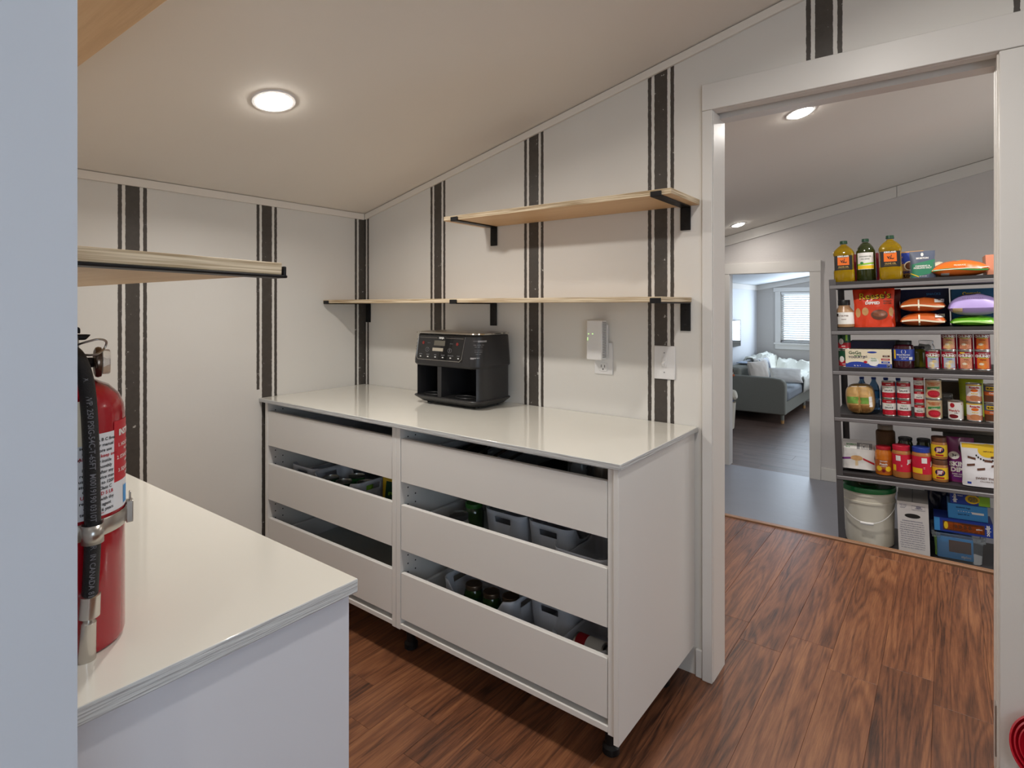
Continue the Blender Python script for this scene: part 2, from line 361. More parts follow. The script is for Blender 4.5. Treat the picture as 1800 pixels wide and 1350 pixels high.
# right wall of entry with a window opening
mb = MB(); T = cz(4.3)
mb.box((4.3, -4.62, -.02), (4.42, -4.0, T)); mb.box((4.3, -2.0, -.3), (4.42, 3.94, T)); mb.box((4.3, -4.0, -.02), (4.42, -2.0, .8)); mb.box((4.3, -4.0, 1.9), (4.42, -2.0, T))
struct(mb.build('wall_right', white_paint, smooth=False))
glassm = mat('window_glass', (1, 1, 1, 1), .02, trans=1, ior=1.02)
w = struct(MB().box((4.31, -4.0, .8), (4.41, -3.95, 1.9)).box((4.31, -2.05, .8), (4.41, -2.0, 1.9)).box((4.31, -3.95, .8), (4.41, -2.05, .86)).box((4.31, -3.95, 1.84), (4.41, -2.05, 1.9)).box((4.34, -3.03, .86), (4.38, -2.97, 1.84)).build('window_1', trim_paint))
MB().box((4.355, -3.95, .86), (4.36, -3.03, 1.84)).build('pane', glassm, w); MB().box((4.355, -2.97, .86), (4.36, -2.05, 1.84)).build('pane', glassm, w)
# hall walls
HY = 3.88; hallp = mat('hall_paint', C(214, 209, 206), .6, vary=.015, vscale=3, bump=.5, bscale=70)
D2 = (.849, 1.573, 1.651)
mb = MB()
mb.prism([(-.3, WZ-.02), (D2[0]-.02, WZ-.02), (D2[0]-.02, cz(D2[0])), (-.3, cz(-.3))], HY, HY+.08, 'y')
mb.prism([(D2[1]+.02, WZ-.02), (4.3, WZ-.02), (4.3, cz(4.3)), (D2[1]+.02, cz(D2[1]+.02))], HY, HY+.08, 'y')
mb.prism([(D2[0]-.02, D2[2]+.02), (D2[1]+.02, D2[2]+.02), (D2[1]+.02, cz(D2[1]+.02)), (D2[0]-.02, cz(D2[0]-.02))], HY, HY+.08, 'y')
struct(mb.build('wall_hall_far', hallp, smooth=False))
wallpoly('wall_hall_left', [(.12, WZ), (HY, WZ), (HY, cz(-.3)), (.12, cz(-.3))], -.42, -.3, 'x', hallp)
struct(MB().box((D2[0]-.02, HY, WZ), (D2[0], HY+.09, D2[2])).box((D2[1], HY, WZ), (D2[1]+.02, HY+.09, D2[2])).box((D2[0]-.02, HY, D2[2]), (D2[1]+.02, HY+.09, D2[2]+.02)).build('door_2', trim_paint))
t = struct(MB().box((D2[0]-.085, HY-.018, WZ), (D2[0]-.002, HY, D2[2]+.002)).build('trim_door_hall_left', trim_paint, bevel=.002))
t = struct(MB().box((D2[1]+.002, HY-.018, WZ), (D2[1]+.095, HY, D2[2]+.002)).build('trim_door_hall_right', trim_paint, bevel=.002))
t = struct(MB().box((D2[0]-.085, HY-.022, D2[2]+.002), (D2[1]+.097, HY, D2[2]+.105)).build('trim_door_hall_top', trim_paint, bevel=.002))
struct(MB().box((D2[1]+.096, HY-.014, WZ), (4.3, HY, WZ+.115)).build('baseboard_hall', trim_paint, bevel=.003))
# crown boards
def crown(name, x0, x1, y0, y1, h, gap=.004):
    return struct(MB().prism([(x0, cz(x0)-h), (x1, cz(x1)-h), (x1, cz(x1)-gap), (x0, cz(x0)-gap)], y0, y1, 'y').build(name, trim_paint if 'hall' in name else ceil_paint, bevel=.0015))
crown('trim_crown_hall', -.3, 2.249, HY-.02, HY-.0005, .098)
crown('trim_crown_hall_right', 2.252, 4.3, HY-.02, HY-.0005, .098)
crown('trim_crown_back', .012, 4.29, -.012, -.0005, .034)
struct(MB().prism([(.0005, CZ-.033), (.012, CZ-.033), (.012, CZ), (.0005, CZ-.003)], -1.879, -.013, 'y').build('trim_crown_left', ceil_paint, bevel=.0015))
# door 1: casing, jamb, pocket slot, strike plate
d1 = MB()
d1.box((DX0-.018, -.004, 0), (DX0, .124, DZ)).box((DX1, -.004, 0), (DX1+.012, .03, DZ)).box((DX1, .058, 0), (DX1+.012, .124, DZ)).box((DX1+.006, .03, 0), (DX1+.012, .058, DZ))
d1.box((DX0-.018, -.004, DZ), (DX1+.012, .034, DZ+.03)).box((DX0-.018, .062, DZ-.012), (DX1+.012, .124, DZ+.03)).box((DX0-.018, .034, DZ+.024), (DX1+.012, .062, DZ+.03))
door1 = struct(d1.build('door_1', trim_paint, bevel=.001))
MB().box((DX1-.003, -.002, .10), (DX1+.001, .026, .24)).build('strike_plate', mat('satin_nickel', C(170, 166, 160), .4, .8), door1)
casm = mat('casing_paint', C(224, 221, 216), .38, vary=.02, vscale=6, bump=.08, bscale=20)
struct(MB().box((1.899, -.019, 0), (DX0-.001, -.0005, DZ+.001)).build('trim_door_left', casm, bevel=.002))
struct(MB().prism([(DX1+.004, 0), (DX1+.11, 0), (DX1+.11, DZ+.0), (DX1+.004, DZ+.0)], -.02, -.0005, 'y').build('trim_door_right', casm, bevel=.0035))
struct(MB().box((1.899, -.021, DZ+.001), (DX1+.115, -.0005, DZ+.095)).build('trim_door_top', casm, bevel=.002))
struct(MB().box((1.872, -.012, 0), (1.8985, -.0005, .10)).build('baseboard_back', casm, bevel=.003))
struct(MB().box((2.82, -.012, 0), (4.29, -.0005, .10)).build('baseboard_back_right', casm, bevel=.003))
struct(MB().box((.0005, -1.47, 0), (.012, -.64, .09)).build('baseboard_left', casm, bevel=.003))

# ------------------------------------------------------------------ living room shell
LY = 8.6; LX = -.08
lw = mat('living_paint', C(196, 190, 184), .65, bump=.4, bscale=60); lw2 = mat('living_paint_side', C(214, 216, 220), .55, bump=.4, bscale=60)
WX0, WX1, WZ0, WZ1 = .31, 1.60, .70, 1.575
mb = MB(); mb.box((LX-.1, LY, WZ), (WX0, LY+.12, 2.6)).box((WX1, LY, WZ), (4.3, LY+.12, 2.6)).box((WX0, LY, WZ), (WX1, LY+.12, WZ0)).box((WX0, LY, WZ1), (WX1, LY+.12, 2.6))
struct(mb.build('wall_living_far', lw, smooth=False))
struct(MB().box((LX-.1, HY+.08, WZ), (LX, LY, 2.0)).build('wall_living_left', lw2, smooth=False))
struct(MB().box((4.2, HY+.08, WZ), (4.3, LY, 2.7)).build('wall_living_right', lw, smooth=False))
struct(MB().prism([(LX+.002, lz(LX)-.085), (4.2, lz(4.2)-.085), (4.2, lz(4.2)-.002), (LX+.002, lz(LX)-.002)], LY-.022, LY-.0005, 'y').build('trim_crown_living', trim_paint))
struct(MB().box((LX, HY+.1, lz(LX)-.085), (LX+.02, LY-.025, lz(LX)-.002)).build('trim_crown_living_left', trim_paint))
win = MB()
win.box((WX0-.085, LY-.02, WZ0-.01), (WX0, LY, WZ1+.0)).box((WX1, LY-.02, WZ0-.01), (WX1+.085, LY, WZ1)).box((WX0-.11, LY-.026, WZ1), (WX1+.11, LY, WZ1+.07)).box((WX0-.10, LY-.05, WZ0-.03), (WX1+.10, LY+.1, WZ0)).box((WX0-.085, LY-.02, WZ0-.11), (WX1+.085, LY, WZ0-.03))
win.box((WX0, LY+.05, WZ0), (WX0+.04, LY+.1, WZ1)).box((WX1-.04, LY+.05, WZ0), (WX1, LY+.1, WZ1)).box((WX0, LY+.05, WZ1-.04), (WX1, LY+.1, WZ1)).box((WX0, LY+.05, WZ0), (WX1, LY+.1, WZ0+.04)).box((.93, LY+.055, WZ0), (.98, LY+.095, WZ1))
w2 = struct(win.build('window_2', trim_paint, bevel=.002))
MB().box((WX0+.04, LY+.07, WZ0+.04), (.93, LY+.075, WZ1-.04)).build('pane', glassm, w2); MB().box((.98, LY+.07, WZ0+.04), (WX1-.04, LY+.075, WZ1-.04)).build('pane', glassm, w2)
bl = empty('window_blind', 'white horizontal slat blind lowered over the bright window beyond the sofa', 'blind', (0, LY+.022, 0))
blm = mat('blind_white', C(238, 238, 236), .5)
MB().box((WX0+.005, -.02, WZ1-.045), (WX1-.005, .02, WZ1-.003)).build('headrail', blm, bl, bevel=.003)
MB().box((WX0+.01, -.015, WZ0+.006), (WX1-.01, .015, WZ0+.02)).build('bottom_rail', blm, bl, bevel=.003)
sl = MB(); sl.M = Matrix.Rotation(R(-28), 4, 'X'); sl.box((WX0+.01, -.022, -.0012), (WX1-.01, .022, .0012)); so = sl.build('slat', blm, bl)
for k in range(21):
    o = so if k == 0 else so.copy()
    if k: COL.objects.link(o)
    o.location = (0, 0, WZ0+.045+k*.0385)
for q in (WX0+.12, 1.1): MB().tube([(q, -.024, WZ1-.04), (q, -.024, WZ0+.02)], .0012, 6).build('cord', blm, bl)

# ------------------------------------------------------------------ downlights
lens_m = mat('lamp_lens', (1, .95, .88, 1), .5, emit=60)
def downlight(x, y, label, power, r=.055, colr=(1, .952, .895)):
    a = math.atan(CK)
    Mx = Matrix.Translation((x, y, cz(x))) @ Matrix.Rotation(-a, 4, 'Y')
    o = empty('recessed_downlight', label, 'light', Mx)
    MB().lathe([(r, -.0015), (r+.004, -.005), (r+.014, -.004), (r+.017, 0)], 40, cap=False).build('trim_ring', white_plastic, o)
    MB().lathe([(r, -.003), (r*.97, -.008), (r*.8, -.0125), (r*.5, -.015), (.0001, -.016)], 40, cap=False).build('lens', lens_m, o)
    l = area('downlight_lamp', (0, 0, 0), (0, 0, 0), r*1.8, r*1.8, power, colr, 'DISK', 165)
    l.matrix_world = Mx @ Matrix.Translation((0, 0, -.020)); return o
downlight(.784, -1.002, 'round recessed ceiling light glowing above the striped corner of the pantry', 10)
downlight(2.007, 1.122, 'larger glowing round ceiling light just beyond the door frame', 18)
downlight(1.05, 3.45, 'small glowing round ceiling light above the far living room doorway', 2.5, .052)
downlight(3.05, 1.75, 'added ceiling light brightening the shelving unit, out of the frame', 17)  # unseen lamp added to lift the hall and the shelves
downlight(2.35, -.95, 'round recessed ceiling light above the entry, out of the frame', 10)
downlight(3.3, -3.4, 'added fill ceiling light behind the camera, out of the frame', 8)  # unseen lamp added to light the shelf fronts through the doorway

# ------------------------------------------------------------------ base cabinets along the back wall
YF = -.605
def drawer(cab, x0, x1, z0, z1, zb):
    d = MB().box((x0, YF, z0), (x1, YF+.017, z1)).build('drawer', melamine, cab, bevel=.0012)
    MB().box((x0+.012, YF+.018, zb-.012), (x1-.012, -.06, zb)).build('drawer_bottom', melamine_in, d)
    MB().box((x0+.010, YF+.018, zb), (x0+.026, -.06, zb+.085)).build('drawer_side', white_plastic, d, bevel=.002)
    MB().box((x1-.026, YF+.018, zb), (x1-.010, -.06, zb+.085)).build('drawer_side', white_plastic, d, bevel=.002)
    MB().box((x0+.012, -.06, zb), (x1-.012, -.045, zb+.13)).build('drawer_back', melamine_in, d)
    return d
def pin_holes(mb, x, side):
    for k in range(22):
        for yy in (YF+.037, YF+.075):
            z = .17+.032*k
            mb.box((x-.0004, yy-.0025, z-.0025), (x+.0004, yy+.0025, z+.0025))
def cabinet(x0, x1, label, endpanel=False):
    c = empty('base_cabinet', label, 'cabinet', (0, 0, 0))
    z0, z1, t = .128, .882, .016
    sidem = [melamine]
    for (a, b) in ((x0, x0+t+.006), (x1-t-.006, x1)):
        MB().box((a, YF-.002, z0), (b, -.02, z1)).build('side_panel', melamine, c, bevel=.0012)
    MB().box((x0+t+.006, YF-.002, z0+.005), (x1-t-.006, -.02, z0+.022)).build('bottom_panel', melamine, c, bevel=.001)
    MB().box((x0+t+.006, -.03, z0+.022), (x1-t-.006, -.021, z1)).build('back_panel', melamine_in, c)
    MB().box((x0+t+.006, YF+.02, z1-.012), (x1-t-.006, YF+.09, z1-.001)).build('rail', melamine_in, c)
    h = MB(); pin_holes(h, x0+t+.0065, 1); pin_holes(h, x1-t-.0065, -1); o = h.build('shelf_pin_holes', black_plastic, c, smooth=False); o['kind'] = 'stuff'
    i0, i1 = x0+t+.009, x1-t-.009
    drawer(c, i0, i1, .680, .841, .700); drawer(c, i0, i1, .427, .594, .447); drawer(c, i0, i1, .170, .340, .190)
    for lx in ((x0+.075, x1-.022) if not endpanel else (x1-.062,)):
        for ly in (-.51, -.12):
            lg = MB(); lg.lathe([(.022, 0), (.026, .004), (.026, .022), (.018, .03), (.018, .09), (.024, .10), (.024, .127)], 24); o = lg.build('leg', black_plastic, c); o.location = (lx, ly, 0.0)
    if endpanel:
        MB().box((x1+.0006, YF-.012, .115), (x1+.0165, -.018, .882)).build('end_panel', melamine, c, bevel=.001)
    return c
cabinet(.030, .9475, 'white drawer base cabinet beside the left striped wall, left of the pair')
cabinet(.9485, 1.856, 'white drawer base cabinet with jars in its lowest drawer, nearest the doorway', True)
worktop = mat('gloss_white_paint', C(226, 223, 213), .12, vary=.012, vscale=4, coat=.35, bump=.03, bscale=12)
edge_paint = mat('painted_ply_edge', C(196, 197, 196), .45, vary=.13, vscale=3, bump=.9, bscale=3, stretch=(4, 4, 90))
def slab(name, x0, x1, y0, y1, z0, z1, label, cat):
    mb = MB(); mb.box((x0, y0, z0), (x1, y1, z1)); mb.m = [0, 0, 1, 1, 1, 1]
    return tag(mb.build(name, [worktop, edge_paint], bevel=.002), label, cat)
slab('worktop', .0015, 1.881, -.622, -.0022, .8825, .900, 'long glossy white worktop holding the black air fryer', 'worktop')
# cabinet and worktop in the foreground
c2 = empty('base_cabinet', 'plain white cabinet end in the left foreground under the extinguisher', 'cabinet', (0, 0, 0))
fgp = mat('foreground_panel', C(214, 214, 219), .4, vary=.02, vscale=3)
MB().box((1.812, -1.872, .0), (1.830, -1.481, .8775)).build('side_panel', fgp, c2, bevel=.001)
MB().box((.03, -1.872, .10), (.048, -1.485, .8775)).build('side_panel', melamine, c2, bevel=.001)
MB().box((.048, -1.872, .10), (1.812, -1.855, .8775)).build('back_panel', melamine_in, c2)
MB().box((.048, -1.855, .10), (1.812, -1.49, .118)).build('bottom_panel', melamine, c2)
MB().box((.048, -1.50, .0), (1.812, -1.51, .098)).build('kick_board', melamine, c2)
for a, b in ((.036, .925), (.929, 1.810)): MB().box((a, -1.484, .12), (b, -1.467-.016, .872)).build('door', melamine, c2, bevel=.0012)
slab('worktop', .0015, 1.843, -1.8785, -1.473, .878, .900, 'white worktop with raw painted ply edge in the left foreground', 'worktop')

# ------------------------------------------------------------------ white storage bins in the drawers
def make_bin(L=.33, Wd=.20, H=.135):
    mb = MB(); rc = .035; N = 24; per = []
    def side(x0, y0, x1, y1, n, end):
        for k in range(n): per.append((x0+(x1-x0)*k/n, y0+(y1-y0)*k/n, end))
    a, b = L/2, Wd/2
    def corner(cx_, cy_, a0):
        for k in range(5): per.append((cx_+rc*cos(a0+k*pi/8), cy_+rc*sin(a0+k*pi/8), 0))
    corner(a-rc, b-rc, 0); side(a-rc, b, -a+rc, b, 10, 0); corner(-a+rc, b-rc, pi/2); side(-a, b-rc, -a, -b+rc, 10, 1)
    corner(-a+rc, -b+rc, pi); side(-a+rc, -b, a-rc, -b, 10, 0); corner(a-rc, -b+rc, 1.5*pi); side(a, -b+rc, a, b-rc, 10, 1)
    cols = []
    for (x, y, e) in per:
        k = min(1, max(0, (abs(x)-L*.28)/(L*.13))); h = H*(.62+.38*(k*k*(3-2*k)))
        z = [0, .012, H*.62*.5, H*.70 if e else h*.7, H*.70+.022 if e else h*.85, h]
        if not e and h > H*.9: z = [0, .012, H*.31, H*.70, H*.70+.022, h]
        cols.append([mb.vert((x*(.90+.1*zz/H), y*(.90+.1*zz/H), zz)) for zz in z])
    n = len(cols)
    for i in range(n):
        j = (i+1) % n; hole = per[i][2] and per[j][2] and abs(per[i][1]) < .05 and abs(per[j][1]) < .05
        for k in range(5):
            if hole and k == 3: continue
            mb.face((cols[i][k], cols[j][k], cols[j][k+1], cols[i][k+1]))
    mb.face([c[0] for c in cols][::-1])
    return mb
binm = None
def storage_bin(x, y, z, rot, label, s=1):
    global binm
    if binm is None:
        o = make_bin().build('storage_bin', bin_plastic); md = o.modifiers.new('s', 'SOLIDIFY'); md.thickness = .003; md.offset = 0
        binm = o
    else: o = binm.copy(); COL.objects.link(o)
    o.location = (x, y, z+.002); o.rotation_euler = (0, 0, R(rot)); o.scale = (s, s, 1)
    return tag(o, label, 'bin')
storage_bin(.190, -.35, .448, 90, 'white plastic bin at the left end of the left cabinet middle drawer')
storage_bin(.462, -.445, .448, 0, 'white plastic bin holding tins in the left cabinet middle drawer', .95)
storage_bin(1.31, -.27, .448, 90, 'white bin with oval handle beside the empty jar in the middle drawer', .92)
storage_bin(1.508, -.27, .448, 90, 'white handled bin between two others in the right middle drawer', .92)
storage_bin(1.703, -.40, .448, 90, 'empty white bin at the right end of the right middle drawer', .94)
storage_bin(1.26, -.42, .191, 0, 'white bin holding green-labelled jars in the lowest right drawer', .98)
storage_bin(1.518, -.28, .191, 90, 'narrow empty white bin right of the green jars, lowest drawer', .9)
storage_bin(1.706, -.425, .191, 90, 'white bin with a red and white can lying in it', .93)

# ------------------------------------------------------------------ cans and jars (generic makers)
def can(name, M, r, h, label, bands, texts=(), pics=(), group=None, cat='can'):
    """bands: (fraction from, to, material); texts: (material, [(txt, x, zfrac, size...)])"""
    o = empty(name, label, cat, M, group)
    MB().lathe([(r*.9, .0), (r, .001), (r, .005), (r*.975, .007), (r*.975, h-.007), (r, h-.005), (r, h-.0005), (r*.95, h-.0005), (r*.94, h-.004), (.0001, h-.004)], 32).build('tin_body', tin, o)
    mb = MB(); ms = []; z0 = .007; H = h-.014
    prof = [(r*.982, z0+H*bands[0][0])]; idx = []
    for i, (a, b, m) in enumerate(bands): prof.append((r*.982, z0+H*b)); idx.append(i)
    mb.lathe(prof, 32, idx, cap=False); lb = mb.build('label', [b[2] for b in bands], o)
    fn = cyl(r*.984)
    for p, m in pics:
        q = list(p)
        if q[0] == 'disc': q[2] = z0+H*q[2]
        else: q[1] = z0+H*q[1]; q[3] = z0+H*q[3]
        patch(lb, q, m, fn, off=.0004)
    for m, its in texts:
        letters(lb, [(i[0], i[1], z0+H*i[2], *i[3:]) for i in its], m, fn, off=.0009)
    return o
def T(x, y, z, rz=0): return Matrix.Translation((x, y, z)) @ Matrix.Rotation(R(rz), 4, 'Z')
def jar(name, M, r, h, label, body, lid, lidh=.02, bands=None, texts=(), pics=(), lidr=.86, shoulder=.82, group=None, cat='jar', glass=None):
    o = empty(name, label, cat, M, group)
    s = h*shoulder
    MB().lathe([(r*.85, 0), (r*.97, .003), (r, .012), (r, s-.02), (r*.97, s-.008), (r*lidr*.95, s+(h-lidh-s)*.7), (r*lidr*.93, h-lidh)], 32).build('jar_body', body, o)
    MB().lathe([(r*lidr, h-lidh), (r*lidr, h-.003), (r*lidr*.96, h-.0005), (r*lidr*.85, h), (r*lidr*.8, h-.0015), (.0001, h-.0015)], 32).build('lid', lid, o)
    if bands:
        z0, z1 = bands[0]*h, bands[1]*h
        lb = MB().lathe([(r*1.008, z0), (r*1.008, z1)], 32, cap=False).build('label', bands[2], o); fn = cyl(r*1.009)
        for p, m in pics:
            q = list(p)
            if q[0] == 'disc': q[2] *= h
            else: q[1] *= h; q[3] *= h
            patch(lb, q, m, fn, off=.0004)
        for m, its in texts: letters(lb, [(i[0], i[1], h*i[2], *i[3:]) for i in its], m, fn, off=.0009)
    return o
# things in the pantry drawers
green_jar = mat('green_pickle_glass', C(46, 70, 34), .15, coat=.4)
lid_brown = mat('bronze_lid', C(110, 92, 76), .35, .7)
clear = mat('clear_glass', (1, 1, 1, 1), .03, trans=.92, ior=1.3)
for i, (x, y, who) in enumerate(((1.203, -.456, 'left of three in the lowest drawer'), (1.292, -.462, 'middle of three in the lowest drawer'), (1.366, -.444, 'right of three in the lowest drawer'))):
    jar('food_jar', T(x, y, .1975, 20), .036, .115, 'green glass jar with bronze lid, '+who, green_jar, lid_brown, .016, (.2, .66, K['dkgreen']), [(K['white'], [('PESTO', 0, .52, .012), ('BASIL', 0, .36, .009)])], [(('r' and -.05, .22, -.03, .62), K['beige'])])
jar('glass_jar', T(1.145, -.475, .448), .040, .115, 'empty clear glass jar in the right middle drawer', clear, clear, .018, lidr=.9)
jar('food_jar', T(1.12, -.36, .448), .04, .12, 'green jar behind the empty clear glass jar', green_jar, mat('green_lid', C(50, 110, 40), .4), .016)
lc = T(1.628, -.43, .2335) @ Matrix.Rotation(R(90), 4, 'Y') @ Matrix.Rotation(R(90), 4, 'Z')
can('food_can', lc, .033, .108, 'red and white can lying on its side in a bin', [(0, .38, K['red']), (.38, 1, K['white'])], [(K['white'], [('lily', 0, .2, .02)])], [(('disc', 0, .72, .012, .011), K['orange'])])
lc = T(1.742, -.43, .2335) @ Matrix.Rotation(R(90), 4, 'Y') @ Matrix.Rotation(R(90), 4, 'Z')
can('food_can', lc, .031, .045, 'short white can lying right of the red and white one', [(0, 1, K['white'])], pics=[(('disc', 0, .5, .012, .012), K['yellow'])])
for i, (x, y, who, kk) in enumerate(((.375, -.488, 'leftmost tin with ring-pull lid in the left middle drawer', 'dkgreen'), (.450, -.402, 'tin behind the leftmost one in the left middle drawer', 'green'), (.470, -.488, 'middle front tin in the left middle drawer', 'dkgreen'), (.555, -.440, 'lime green labelled tin in the left middle drawer', 'lime'))):
    can('food_can', T(x, y, .4555), .036, .108, who, [(0, 1, K[kk])], [(K['white'], [('BEANS', 0, .5, .014)])], [(('r' and -.03, .55, .03, .8), K['white'])] if i == 3 else ())

# ------------------------------------------------------------------ pillow-like bags
def pouch(name, label, M, w, h, d, mfront, mside=None, group=None, stand=True, seed=0, wr=.004, top=.02, nu=22, nv=22, cat='bag'):
    """standing pouch: front faces -y, bottom at z=0; returns (object, surface function)"""
    def th(x, z):
        u = 2*x/w; v = z/h
        e = max(0, 1-abs(u)**3.2)**.6
        tz = (1-max(0, v)**2.2)**.8 if v < 1 else 0
        b = min(1, max(0, v)/.06)**.5 if not stand else 1
        nse = noise.noise(Vector((x*28+seed*7.3, z*22+seed, seed*3.1)))*wr+noise.noise(Vector((x*70+seed, z*60, seed)))*wr*.4
        return d/2*e*max(.03, tz)*b+nse*e
    F = lambda x, z, e: (x, -th(x, z)-e, z)
    def ww(u, v):   # outline: pinched above the base, flared seal at the top
        return 1-.075*sin(min(1, v*1.05)*pi)**1.2*(.75+.6*noise.noise(Vector((v*4+seed, (2 if u > .5 else 5)+seed, 0))))-.03*max(0, 1-v/.04)
    mb = MB()
    mb.grid(lambda u, v: F((u-.5)*w*.998*ww(u, v), v*h, 0), nu, nv)
    mb.grid(lambda u, v: (lambda p: (p[0], -p[1], p[2]))(F((.5-u)*w*.998*ww(u, v), v*h, 0)), nu, nv, 1)
    if stand: mb.grid(lambda u, v: (lambda x: (x, -th(x, 0)*(1-2*v), 0))((u-.5)*w*.998), nu, 4, 1)
    o = mb.build(name, [mfront, mside or mfront]); tag(o, label, cat, group); o.matrix_world = M
    return o, F
def lying_bag(name, label, M, w, dp, h, m, seam=None, seed=0, wr=.006, group=None, band=None):
    """soft bag lying flat: w along x, dp along y, h thick, bottom at z=0"""
    def P(u, v, sgn):
        x = (u-.5)*w; y = (v-.5)*dp; a = 2*u-1; b = 2*v-1
        e = max(0, 1-abs(a)**2.4)**.62*max(0, 1-abs(b)**3)**.5
        nz = noise.noise(Vector((x*24+seed*9, y*24, seed+sgn)))*wr+noise.noise(Vector((x*60+seed, y*60, seed)))*wr*.5
        mid = h*.42-.3*h*(1-e)*.2
        z = mid+(h*.58*e+nz*e if sgn > 0 else -h*.42*e)
        pin = 1-.06*abs(b)**2
        return (x*pin, y, max(0.0, z))
    mb = MB(); mb.grid(lambda u, v: P(u, v, 1), 26, 18); mb.grid(lambda u, v: P(1-u, v, -1), 26, 18)
    o = mb.build(name, m); tag(o, label, 'bag', group); o.matrix_world = M
    def front(x, z, e):   # project a front-facing point (x, z) onto the bag's near side
        u = x/w+.5; best = None
        for k in range(0, 61):
            v = k/120.
            for sg in (1, -1):
                p = P(u, v, sg)
                dd = abs(p[2]-z)
                if best is None or dd < best[0]-1e-6: best = (dd, p)
        p = best[1]; return (x, p[1]-e-.0012, z)
    if seam:
        mb = MB(); n = 26
        mb.grid(lambda u, v: (lambda p: (p[0], p[1]-.003, h*.40+(v-.5)*.010+.006*sin(u*5)))(P(.02+.96*u, .0+.0*v, 1)), n, 2)
        # draw the seam strip slightly proud of the near edge
        mb.build('seam', seam, o, fixn=False)
    return o, front
# snack packet in the left drawer
po, pf = pouch('snack_packet', 'yellow and green snack packet standing right of the tins in the left drawer', T(.705, -.40, .450, 10), .13, .15, .04, K['yellow'], seed=3, wr=.002)
patch(po, (-.04, .05, .035, .13), K['dkgreen'], pf); patch(po, ('disc', 0, .03, .03, .018), K['dkred'], pf); letters(po, [('green', 0, .085, .02)], K['lime'], pf)
po, pf = pouch('snack_packet', 'small dark red packet behind the tins in the left drawer', T(.56, -.30, .450), .08, .135, .03, K['dkred'], seed=4, wr=.002)
for i, (x, y, w_) in enumerate(((1.60, -.30, .09), (1.75, -.36, .07))):
    pass
# kitchen tools in the top drawer of the right cabinet
g = empty('utensil_tray', 'shallow dark tray of utensils in the top right drawer', 'tray', (0, 0, 0))
MB().box((1.05, -.52, .701), (1.45, -.2, .708)).box((1.05, -.52, .708), (1.056, -.2, .775)).box((1.444, -.52, .708), (1.45, -.2, .775)).build('tray', dark_plastic, g)
for k in range(4): MB().tube([(1.1+.08*k, -.5, .74+.01*k), (1.13+.08*k, -.24, .83)], .006, 8).build('utensil', steel if k % 2 else lid_brown, g)
can('steel_tumbler', T(1.765, -.50, .701), .033, .165, 'ribbed steel tumbler at the right end of the top drawer', [(0, .5, steel), (.5, 1, steel)], cat='tumbler')
jar('glass_jar', T(1.66, -.46, .701), .036, .155, 'clear glass jar in the dark top drawer', clear, steel, .016)

# ------------------------------------------------------------------ wall shelves
def bracket(parent, x, y0, y1, z, leg, wd=.038, side=-1):
    """flat steel L bracket: strap under the board, lip over the front edge, leg down the wall"""
    mb = MB(); sgn = 1 if y1 > y0 else -1     # y0 front edge, y1 wall
    t = .005
    mb.box((x-wd/2, y0-sgn*.006, z-t), (x+wd/2, y1-sgn*.0005, z-.0002))
    mb.box((x-wd/2, y0-sgn*(.0062+t), z-t), (x+wd/2, y0-sgn*.0008-sgn*0, z+.0135)) if 0 else mb.box((x-wd/2, y0-sgn*.007, z-t), (x+wd/2, y0-sgn*.0012, z+.013))
    mb.box((x-wd/2, y1-sgn*(t+.0005), z-leg), (x+wd/2, y1-sgn*.0005, z-t))
    b = mb.build('bracket', black_metal, parent, bevel=.0015)
    for zz in (z-leg+.022, z-leg+.075):
        if zz > z-.02: continue
        s = MB(); s.M = Matrix.Translation((x, y1-sgn*(t+.0005), zz)) @ Matrix.Rotation(R(90*sgn), 4, 'X'); s.lathe([(.0045, 0), (.0045, .001), (.003, .002), (.0001, .0012)], 14); s.build('screw', black_metal, b)
    return b
def shelf_board(parent, x0, x1, y0, y1, z0, z1):
    mb = MB(); mb.box((x0, y0, z0), (x1, y1, z1)); mb.m = [0, 0, 1, 1, 1, 1]
    return mb.build('board', [ply_face, ply_e], parent, bevel=.001)
s1 = empty('wall_shelf', 'long lower plywood shelf on three black brackets above the air fryer', 'shelf', (0, 0, 0))
shelf_board(s1, .002, 1.856, -.272, -.002, 1.350, 1.367)
for x in (.0335, .930, 1.834): bracket(s1, x, -.272, -.0015, 1.350, .105)
s2 = empty('wall_shelf', 'shorter upper plywood shelf on two black brackets on the back wall', 'shelf', (0, 0, 0))
shelf_board(s2, .868, 1.885, -.268, -.002, 1.701, 1.720)
for x in (.932, 1.834): bracket(s2, x, -.268, -.0015, 1.701, .088)
s3 = empty('wall_shelf', 'thick-looking plywood shelf end with black strap at left, above the extinguisher', 'shelf', (0, 0, 0))
shelf_board(s3, .002, 1.80, -1.8785, -1.580, 1.384, 1.402)
mb = MB(); mb.box((1.765, -1.879, 1.3795), (1.803, -1.572, 1.3838)); mb.box((1.765, -1.5785, 1.3795), (1.803, -1.574, 1.397)); mb.box((1.765, -1.879, 1.28), (1.803, -1.8745, 1.3795)); mb.build('bracket', black_metal, s3, bevel=.0015)
mb = MB(); mb.box((.4, -1.879, 1.3795), (.438, -1.572, 1.3838)); mb.box((.4, -1.5785, 1.3795), (.438, -1.574, 1.397)); mb.box((.4, -1.879, 1.28), (.438, -1.8745, 1.3795)); mb.build('bracket', black_metal, s3, bevel=.0015)
s3.matrix_world = Matrix.Translation((0, -1.58, 1.384)) @ Matrix.Rotation(R(-1.1), 4, 'X') @ Matrix.Translation((0, 1.580, -1.384))
s4 = empty('wall_shelf', 'high plywood shelf whose underside shows in the top left corner', 'shelf', (0, 0, 0))
shelf_board(s4, .42, 1.60, -1.8785, -1.580, 1.925, 1.943)
